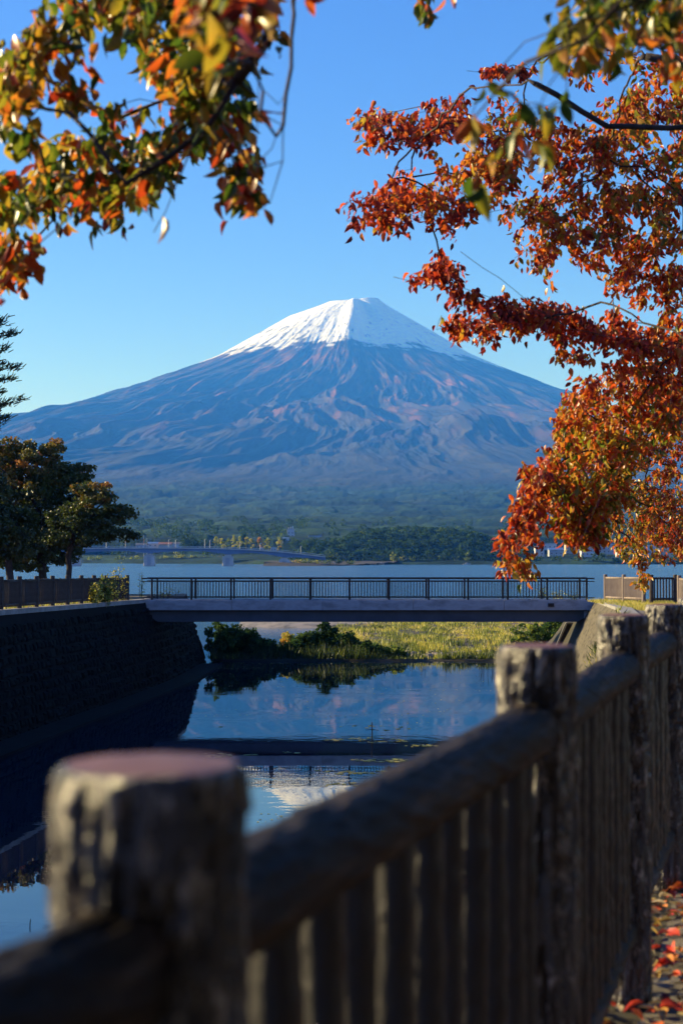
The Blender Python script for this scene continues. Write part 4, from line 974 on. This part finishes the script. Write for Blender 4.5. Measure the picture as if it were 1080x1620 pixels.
# ---- plants on the left bank, by the fence and the footbridge
def weed(px, pybase, pytop, D, wpx, label, n=220, hue=.6, s_=.12, cat='plant', name='tall_weed', group=None, stems=7, lean=0):
    b0 = P(px, pybase, D); h_ = P(px, pytop, D).z-b0.z; rt_ = empty(name, b0); tag(rt_, label, cat, group); m = MB(); ps = []; ds = []
    wm = wpx*D/F
    for k in range(stems):
        x = random.gauss(0, wm*.35); hh = h_*random.uniform(.6, 1.02); tp = Vector((x*1.3+random.gauss(0, .06)+lean*hh, random.gauss(0, wm*.3), hh))
        m.tube([(x*.5, 0, -.1), (x*.8, 0, hh*.5), tp], [.018, .013, .005], 4)
        for q in range(n//stems):
            u = random.uniform(.12, 1); p_ = Vector((x*.5, 0, 0)).lerp(tp, u); ps.append(tuple(p_+Vector([random.gauss(0, .10*wm+.05) for _ in range(3)]))); ds.append((random.gauss(0, 1), random.gauss(0, 1), random.gauss(.2, .6)))
    m.build('stem', M['twig'], rt_); hh_ = np.clip(hue+rng.normal(size=len(ps))*.13, 0, 1)
    link('foliage', leaves_mesh('foliage', np.array(ps), frames(np.array(ds)), s_*rng.uniform(.6, 1.3, len(ps)), hh_, M['grass']), rt_); return rt_
weed(165, 957, 915, 69.2, 24, 'brown and olive creeper bush climbing over the left fence', 700, .50, .16, 'bush', 'creeper_bush')
weed(148, 958, 922, 67.6, 14, 'ragged dry creeper clump left of the olive creeper on the left fence', 380, .72, .14, 'bush', 'creeper_bush')
weed(180, 955, 888, 71.2, 16, 'tall yellow-green weed standing above the fence left of the footbridge', 260, .62, .12)
weed(196, 953, 905, 73.4, 10, 'thin reddish weed between the creeper and the footbridge railing', 120, .85, .10)
weed(222, 948, 902, 80.5, 9, 'wispy pale weed behind the left end of the footbridge railing', 90, .75, .09, stems=5)
weed(262, 951, 930, 80.6, 16, 'low reddish weed clump behind the first railing panels on the left', 120, .9, .10)
weed(855, 951, 925, 82, 14, 'green weed sprig behind the railing near the right end of the footbridge', 120, .5, .10)
weed(882, 951, 936, 81, 20, 'low yellowish weed behind the last railing panel on the right', 140, .6, .10)
weed(906, 948, 936, 78.9, 12, 'low weed touching the right end post of the footbridge', 90, .68, .08)

# ---- shrubs and trees on the far shore
# added trees behind the camera and along the path, unseen, blocking sky fill
for i, (x, y, r_w, h_t) in enumerate([(3.5, -7.5, 3.6, 7.5), (-3.0, -10.5, 3.8, 8), (8.5, -3, 3.4, 7.5), (9.8, 5.5, 3.3, 7.5), (-8.5, -14, 4, 9), (12.5, -10, 4, 8.5), (13.5, 21, 3.6, 7.5), (17.5, 33, 3.8, 8), (21.5, 46, 4, 8)]):
    crown_tree('cherry_tree', (x, y, GZ), [((x, y, GZ+h_t*.62), r_w, r_w, h_t*.36), ((x+.6, y-.5, GZ+h_t*.45), r_w*1.05, r_w*1.05, h_t*.22)],
               ['added dense tree standing right behind the camera', 'added broad tree at the canal edge behind the camera', 'added tree on the right just behind the camera', 'added tree level with the near fence, right of the view', 'added tall tree farthest back on the left behind the camera', 'added tall tree farthest back on the right behind the camera', 'added tree right of the second cherry, out of view', 'added tree halfway to the footbridge, out of view on the right', 'added tree near the pale picket fence, out of view on the right'][i], group='added trees outside the view, blocking sky light',
               ntuft=170, nleaf=60, s_=.34, rt=.8, hue=.4, hv=.15, r0=.03)

def far_tree(px, pyb, pyt, D, wpx, label, hue, name='broadleaf_tree', group=None, col_=False, nl=14, hv=.08):
    b0 = P(px, pyb, D); h_ = P(px, pyt, D).z-b0.z; w_ = wpx*D/F/2
    if col_: el = [((b0.x, D, b0.z+h_*.5), w_, w_, h_*.5), ((b0.x, D, b0.z+h_*.75), w_*.6, w_*.6, h_*.25)]
    else: el = [((b0.x, D, b0.z+h_*.55), w_, w_, h_*.43), ((b0.x+w_*.4, D, b0.z+h_*.42), w_*.7, w_*.7, h_*.32), ((b0.x-w_*.5, D, b0.z+h_*.4), w_*.6, w_*.7, h_*.3)]
    return crown_tree(name, b0, el, label, group=group, ntuft=max(14, int(h_*w_*.5)), nleaf=nl, s_=max(.9, D/1300), rt=max(1.2, w_*.28), hue=hue, hv=hv, mt=M['farleaf'], r0=.10, flat=.8, nskel=8)
ordn = ['leftmost', 'second from left', 'third from left', 'fourth from left', 'fifth from left', 'sixth from left', 'seventh from left', 'eighth from left', 'ninth from left', 'tenth from left', 'eleventh from left', 'twelfth from left', 'rightmost']
pop = [(342, 848, .66), (352, 850, .74), (361, 851, .5), (370, 847, .72), (379, 849, .64), (391, 848, .76), (398, 850, .72), (410, 850, .97), (419, 853, .58), (424, 850, .70), (441, 850, .75)]
for i, (px, py, h0) in enumerate(pop):
    far_tree(px, 871, py, 1500+random.uniform(-10, 25), random.uniform(8, 10.5), f'slim {"orange" if h0 > .9 else "yellow-green" if h0 > .58 else "dark green"} poplar above the far road bridge, {ordn[i] if i < 10 else "rightmost"}', h0, 'poplar_tree', 'poplars above the far road bridge', True)
far_tree(299, 872, 841, 1500, 28, 'dark round evergreen left of the poplars across the lake', .12)
far_tree(320, 872, 850, 1510, 20, 'dark evergreen between the round evergreen and the first poplar', .2)
far_tree(384, 872, 843, 1600, 12, 'tall dark conifer rising behind the poplar row', .1, col_=True)
far_tree(468, 870, 851, 1500, 22, 'dark green round tree right of the poplar row', .22); far_tree(488, 872, 848, 1480, 26, 'dark tree between the poplar row and the far wood', .2)
far_tree(446, 858, 850, 1640, 14, 'small dark tree beside the little blue roofed house', .15)
for px, py, wd, h0, lab in [(622, 874, 14, .62, 'bright green shrub at the water below the left part of the far wood'), (636, 878, 13, .66, 'pale green shrub second along the water below the far wood'), (651, 879, 12, .6, 'pale green shrub third along the water below the far wood'),
                            (692, 876, 12, .4, 'mid green shrub at the water below the middle of the far wood'), (740, 874, 18, .5, 'olive shrub at the water below the right part of the far wood'), (720, 880, 12, .35, 'low dark green shrub left of the olive one at the water'),
                            (532, 871, 10, .5, 'green tree at the left foot of the far wood'), (520, 868, 14, .4, 'dark green tree left of the far wood')]:
    far_tree(px, 893, py, 1412, wd, lab, h0, 'shrub', 'shrubs along the far shore')
for (px, py, wd, h0, lab) in [(262, 876, 20, .5, 'green shrub just right of the first pale pier'), (283, 873, 24, .58, 'widest green shrub between the first two pale piers'), (303, 877, 18, .66, 'yellow-green shrub midway between the first two pale piers'),
        (318, 879, 16, .8, 'low yellow shrub between the first two pale piers'), (335, 878, 18, .55, 'green shrub left of the second pale pier'), (346, 880, 12, .85, 'small golden shrub touching the second pale pier on its left'), (215, 878, 22, .5, 'green shrub just left of the first pale pier'),
        (388, 880, 14, .5, 'lone green shrub between the second and third pale pier'), (470, 885, 14, .75, 'yellowish shrub just right of the last pale pier'), (485, 884, 16, .55, 'green shrub second to the right of the last pale pier'), (500, 886, 16, .7, 'pale shrub at the end of the far road bridge'),
        (517, 886, 16, .45, 'green shrub on the causeway past the far road bridge'), (536, 885, 18, .3, 'dark shrub on the causeway before the far wood'), (555, 887, 16, .55, 'light green shrub at the tip of the causeway'),
        (190, 879, 20, .45, 'green shrub beside the left maples under the far road bridge'), (150, 878, 24, .5, 'green shrub seen through the smaller maple under the far road bridge')]:
    far_tree(px, 892, py, 1190 if px > 460 else 1660, wd, lab, h0, 'shrub', 'shrubs under the far road bridge', nl=12)
for i, (px, py, wd, h0) in enumerate([(800, 866, 26, .2), (830, 868, 26, .3), (848, 876, 20, .42), (880, 877, 22, .3), (915, 876, 20, .35), (945, 872, 26, .25), (975, 878, 20, .32), (1005, 874, 26, .22), (1035, 878, 20, .35), (1065, 876, 26, .28), (1095, 876, 26, .3)]):
    far_tree(px, 893, py, 1425, wd, 'dark green tree before the buildings on the right far shore, '+(['leftmost', 'second from left', 'third from left', 'fourth from left', 'fifth from left', 'sixth from left', 'seventh from left', 'third from right', 'second from right', 'at the right edge', 'just beyond the right edge'][i]), h0, 'broadleaf_tree', 'trees before the buildings on the far shore')

# far wood: one dark mass of crowns
ps = []; ds = []; hs_ = []
def wood(px, pyt, D, hue0):
    t_ = P(px, pyt, D); g0 = 2.0; h_ = max(5, t_.z-g0); rw_ = random.uniform(5, 8)
    n = 110; v = rng.normal(size=(n, 3)); v /= np.linalg.norm(v, axis=1, keepdims=True); v[:, 2] = np.where(v[:, 2] < -.6, -v[:, 2], v[:, 2])
    c = np.array([t_.x, D, t_.z-rw_*.95]); lump = 1+.18*np.sin(v[:, :1]*5+px)*np.cos(v[:, 2:]*4+D)
    ps.append(c+v*lump*np.array([rw_, rw_, rw_*.95])); ds.append(v+rng.normal(size=v.shape)*.5); hs_.append(np.clip(hue0+rng.normal(size=n)*.07, 0, 1))
topl = lambda x: float(np.interp(x, [470, 500, 520, 540, 560, 590, 610, 640, 700, 745, 765, 790, 830], [862, 858, 854, 852, 843, 838, 836, 835, 837, 841, 846, 856, 864]))
for row, D in enumerate(np.linspace(1432, 1760, 8)):
    for px in np.arange(474, 830, 9):
        q = px+random.uniform(-4, 4); lo = 884; up = topl(q); f_ = [.30, .62, .82, .95, 1, 1, 1, .98][row]
        wood(q, lo+(up-lo)*f_+random.uniform(-2.5, 2.5), D+random.uniform(-15, 15), .13+random.gauss(0, .08)+(.15 if random.random() < .12 else 0))
me = leaves_mesh('far_wood', np.concatenate(ps), frames(np.concatenate(ds)), rng.uniform(1.5, 3.0, sum(len(p_) for p_ in ps)), np.concatenate(hs_), M['farleaf'], QB)
tag(link('far_wood', me), 'dark green wood crowded on the low headland across the lake', kind='stuff')
# hedgerow of small trees along the plain's near edge, town greenery
ps = []; ds = []; hs_ = []
for _ in range(420):
    px = random.choice([random.uniform(60, 480), random.uniform(800, 1200), random.uniform(-300, 1500)]); D = random.uniform(1720, 2600)
    x = (px-540)/F*D; z = float(terrain(np.array([x]), np.array([D]))[0][0]); rw_ = random.uniform(3, 6); n = 60
    v = rng.normal(size=(n, 3)); v /= np.linalg.norm(v, axis=1, keepdims=True)
    ps.append(np.array([x, D, z+rw_])+v*np.array([rw_, rw_, rw_*1.1])); ds.append(v+rng.normal(size=v.shape)*.5); hs_.append(np.clip(random.uniform(.02, .32)+rng.normal(size=n)*.06, 0, 1))
me = leaves_mesh('far_treeline', np.concatenate(ps), frames(np.concatenate(ds)), rng.uniform(1.5, 3.0, sum(len(p_) for p_ in ps)), np.concatenate(hs_), M['farleaf'], QB)
tag(link('far_treeline', me), 'scattered trees and hedges of the plain behind the far shore', kind='stuff')

# ---- reeds, grass, bank shrubs
BB = [(np.array([(-.5, 0, 0), (.5, 0, 0), (.28, .55, .04), (-.28, .55, .04), (0, 1, .16)]), np.array([(0, 1, 2), (0, 2, 3), (3, 2, 4)]))]
def blades(name, pts, h, wd, hue, lean=.25, label=None, mt=None):
    n = len(pts); d = np.stack([rng.normal(size=n)*lean, rng.normal(size=n)*lean, np.ones(n)], 1); Rm = frames(d)
    # blade width differs from its length: scale x columns
    bv, bf = BB[0]; hgt = h*np.ones(n); v = np.einsum('nij,vj->nvi', Rm, bv*np.array([1, 0, 0]))*wd+np.einsum('nij,vj->nvi', Rm, bv*np.array([0, 1, 1]))*hgt[:, None, None]+pts[:, None, :]
    F3 = (bf[None]+(np.arange(n)*len(bv))[:, None, None]).reshape(-1, 3); H = np.repeat(np.clip(hue, 0, 1), len(bv))
    o = link(name, np_mesh(name, v.reshape(-1, 3), F3, mt or M['grass'], True, {'hue': H})); tag(o, label, kind='stuff'); return o
n = 52000; x = rng.uniform(-8.2, 22, n); y = 92.8+rng.random(n)**1.25*58
keep = (y < np.interp(x, [-8.2, -6, -3.2, -1.5, 0, 3], [99.5, 101, 104, 112, 146, 160])) & (fbm(x*.28, y*.16, 3)+.52 > rng.random(n)*1.1-.25)
x, y = x[keep], y[keep]; cl = fbm(x*.35+4, y*.2, 4)
hue = .64+.42*cl+rng.normal(size=len(x))*.11-.30*sstep(97, 93.5, y)-.34*sstep(5, .5, x)*sstep(125, 96, y)
hh = .78*(.50+.6*fbm(x*.6, y*.35+8, 3)+.75*sstep(104, 95, y)*sstep(5.5, 0, np.abs(x+.8))).clip(.18, 1.7)*rng.uniform(.7, 1.2, len(x))*np.where(y > 112, .8, 1)
blades('reeds', np.stack([x, y, np.full(len(x), .14)], 1), hh, .075, hue, .28, 'yellow-green reeds and grass crowding the flat beyond the footbridge')
# stones lying open among the reeds
sm_ = MB()
for _ in range(240):
    x = random.gauss(6.2, 2.2) if random.random() < .6 else random.uniform(-2, 12); y = random.uniform(94.5, 99) if abs(x-6.2) < 4 else random.uniform(94, 97); r = random.uniform(.10, .30)
    n0 = len(sm_.v); a0 = random.random()*6
    sm_.add([(x+r*math.cos(a0+k*math.pi/3)*random.uniform(.7, 1.1), y+r*math.sin(a0+k*math.pi/3)*random.uniform(.7, 1.1), .12) for k in range(6)]+[(x+r*.6*math.cos(a0+k*math.pi/3), y+r*.6*math.sin(a0+k*math.pi/3), .15+r*random.uniform(.5, .9)) for k in range(6)], [(k, (k+1) % 6, 6+(k+1) % 6, 6+k) for k in range(6)]+[(6, 7, 8, 9, 10, 11)])
tag(sm_.build('stones', M['pebble']), 'loose pale stones lying among the reeds beyond the footbridge', kind='stuff')
def bank_shrub(px, py, D, wpx, hpx, label, hue, nt_=60, hv=.1, group=None, s_=.15, z0=.1):
    c = P(px, py, D); rx = wpx*D/F/2; rz = hpx*D/F
    return crown_tree('bank_shrub', (c.x, D, z0), [((c.x, D, z0+rz*.5), rx, rx*.8, rz*.5), ((c.x+rx*.3, D, z0+rz*.4), rx*.7, rx*.7, rz*.4)], label, 'shrub', group, ntuft=nt_, nleaf=40, s_=s_, rt=.28, hue=hue, hv=hv, r0=.008, flat=.8, nskel=16, mt=M['farleaf'])
bank_shrub(378, 1020, 95.0, 70, 50, 'dark shrub at the left foot of the bank under the footbridge', .14, 110, z0=.1)
bank_shrub(412, 1025, 94.6, 54, 32, 'low dark shrub between the left bank shrub and the reeds', .18, 70)
bank_shrub(350, 1000, 94.2, 56, 64, 'tallest dark bush against the far end of the left wall', .2, 120, z0=.0)
bank_shrub(462, 1028, 94.6, 54, 24, 'low dark willow clump at the left end of the reeds', .16, 60)
bank_shrub(488, 1022, 95.6, 44, 40, 'dark willow clump second from the left end of the reeds', .2, 70)
bank_shrub(516, 1015, 96.2, 40, 54, 'tallest dark willow clump in the middle of the reeds', .14, 80)
bank_shrub(545, 1020, 95.4, 50, 40, 'dark willow clump just right of the tallest', .22, 80)
bank_shrub(580, 1028, 94.6, 50, 24, 'low green clump at the right end of the dark willows', .34, 60)
bank_shrub(622, 1032, 94.3, 44, 16, 'lowest grassy clump on the waterline right of the dark willows', .42, 40)
bank_shrub(455, 1003, 99, 20, 26, 'small bright yellow bush standing by the inlet before the pebble bar', .85, 34, z0=.35)
bank_shrub(845, 1000, 97, 70, 52, 'green bush under the right end of the footbridge', .42, 90, z0=.3)
bank_shrub(890, 995, 94, 50, 46, 'dark red and green bush beside the leaning frame', .34, 70, z0=1.2)
# grass on the tops and feet of the banks
n = 9000; x = rng.uniform(12.3, 16.5, n); y = rng.uniform(58, 75.5, n)
blades('bank_grass', np.stack([x, y, np.full(n, 4.2)], 1), rng.uniform(.06, .26, n), .03, .78+rng.normal(size=n)*.14, .4, 'short dry brown grass on top of the right bank by the pale fence')
n = 3500; y = rng.uniform(46, 76.5, n); xe = np.interp(y, [18, 36, 55, 66, 77], [-16.2, -14.6, -12.6, -11.2, -10.05])
blades('bank_grass', np.stack([xe-rng.uniform(.4, 3, n), y, np.interp(y, [46, 55, 66, 77], [4.42, 4.42, 4.32, 4.22])], 1), rng.uniform(.05, .22, n), .03, .62+rng.normal(size=n)*.2, .4, 'short grass along the foot of the left fence')
# creeper and brush on the shaded lower right slope below the fence
n = 5200; y = rng.uniform(3, 66, n); u = rng.random(n); zt = 4.25; z = zt*(1-u); xe = np.interp(y, [p_[1] for p_ in RT], [p_[0] for p_ in RT])
x = xe-.50*(np.interp(y, [p_[1] for p_ in RT], [p_[2] for p_ in RT])-z)-.04
kp = fbm(y*.25, z*.6, 3) > .05
blades('wall_creeper', np.stack([x, y, z], 1)[kp], rng.uniform(.15, .5, kp.sum()), .06, .35+rng.normal(size=kp.sum())*.25, .7, 'ragged creeper growing over the right bank wall below the fence')
# floating weed and dead stalks in the canal
def stalks(name, cx, cy, n_, w_, h0, h1, label, lean=.3):
    m = MB()
    for _ in range(n_):
        x = cx+random.gauss(0, w_); y = cy+random.gauss(0, w_*1.6); hh_ = random.uniform(h0, h1); dx = random.gauss(0, lean)*hh_; dy = random.gauss(0, lean)*hh_
        m.tube([(x, y, -.2), (x+dx*.4, y+dy*.4, hh_*.7), (x+dx, y+dy, hh_)], [.012, .010, .006], 4)
        if random.random() < .5: m.tube([(x+dx, y+dy, hh_), (x+dx*1.8+random.gauss(0, .1), y+dy, hh_*random.uniform(.2, .7))], [.006, .004], 4)
    return tag(m.build(name, M['twig']), label, kind='stuff')
stalks('dead_stalks', 9.5*.9, 84, 26, 1.0, .2, .7, 'dead lotus stalks standing in the water right of the canal')
stalks('dead_stalks', 3.8, 86, 26, 1.1, .1, .5, 'sparse dead stalks standing in the water before the reeds')
stalks('dead_stalks', -8*.62, 26, 9, .25, .02, .12, 'broken twigs poking from the water at the lower left', .9)
stalks('dead_stalks', -4.5, 88, 22, 1.6, .05, .3, 'thin weed stems breaking the water before the left shrubs')
n = 9000; y = np.choose(rng.integers(0, 3, n), [rng.uniform(84, 92.5, n), rng.uniform(30, 92, n), rng.normal(48, 4, n)]); x = rng.uniform(-.09, .12, n)*y; kp = fbm(x*.22+2, y*.5+6, 3) > .42; x, y = x[kp], y[kp]; nn = len(x)
me = leaves_mesh('floating_weed', np.stack([x, y, np.full(nn, .012)], 1), np.repeat(np.eye(3)[None], nn, 0)*np.array([1, 1, .02])[None, :, None], rng.uniform(.04, .12, nn)*(1+1.2*((y > 38) & (y < 58))), rng.uniform(.3, .9, nn), M['grass'], QB)
tag(link('floating_weed', me), 'thin patches of weed and fallen leaves floating on the canal', kind='stuff')
# stake in the canal with its ring of weed
stk = P(588, 1168, 53); st = empty('stake', (stk.x, 53, 0)); tag(st, 'thin leaning stake standing in the middle of the canal', 'stake')
m = MB(); m.tube([(0, 0, -.4), (.01, 0, .2), (.0, 0, .62)], [.022, .02, .016], 6); m.build('pole', M['twig'], st)
m = MB(); m.tube([(-.22, 0, .34), (.0, 0, .37), (.24, 0, .33)], .009, 5); m.build('crossbar', M['twig'], st)
# slab on the water's edge of the canal bed
sb_ = P(500, 1290, 37); sb2 = empty('concrete_block', (sb_.x, 37, 0)); tag(sb2, 'dark block just breaking the canal surface beside the near rail', 'block')
m = MB(); m.box(-.32, .32, -.5, .5, -.4, .10, .04); m.build('block', M['wallstone'], sb2)

# ---- leaf litter on the path
n = 7500; y = rng.uniform(1.6, 12.5, n)**1.0; xe = np.interp(y, [p_[1] for p_ in RT], [p_[0] for p_ in RT]); x = xe+.15+rng.random(n)**1.4*5
z = np.interp(y, [p_[1] for p_ in RT], [p_[2] for p_ in RT])+.035+.02*rng.random(n)
dd = np.stack([rng.normal(size=n), rng.normal(size=n), rng.normal(size=n)*.22], 1); d = dd/np.linalg.norm(dd, axis=1, keepdims=True)
up = np.stack([rng.normal(size=n)*.3, rng.normal(size=n)*.3, np.ones(n)], 1); xx = np.cross(d, up); xx /= np.linalg.norm(xx, axis=1, keepdims=True); zz = np.cross(xx, d)
M['litter'] = leaf_mat('litter_leaf', [(0, (.30, .02, .012)), (.25, (.55, .06, .02)), (.45, (.55, .20, .04)), (.6, (.50, .36, .10)), (.75, (.42, .34, .20)), (1, (.22, .16, .09))], trans=.1)
me = leaves_mesh('fallen_leaves', np.stack([x, y, z], 1), np.stack([xx, d, zz], 2), rng.uniform(.05, .10, n), rng.uniform(0, 1, n), M['litter'])
tag(link('fallen_leaves', me), 'red, orange and straw fallen leaves scattered on the path by the fence', kind='stuff')

# ================================================================== HAZE
hz = MB(); hz.box(-21000, 21000, -120, 26000, -3, 3150); M['haze'] = bpy.data.materials.new('haze'); M['haze'].use_nodes = True
N = M['haze'].node_tree.nodes; N.clear(); out = N.new('ShaderNodeOutputMaterial'); pv_ = N.new('ShaderNodeVolumePrincipled')
pv_.inputs['Color'].default_value = (.04, .24, 1.0, 1); pv_.inputs['Absorption Color'].default_value = (1, 1, 1, 1); pv_.inputs['Density'].default_value = 6.8e-5; pv_.inputs['Anisotropy'].default_value = .0
M['haze'].node_tree.links.new(pv_.outputs[0], out.inputs['Volume'])
tag(hz.build('haze', M['haze']), 'thin blue morning haze over the lake and plain', kind='stuff')
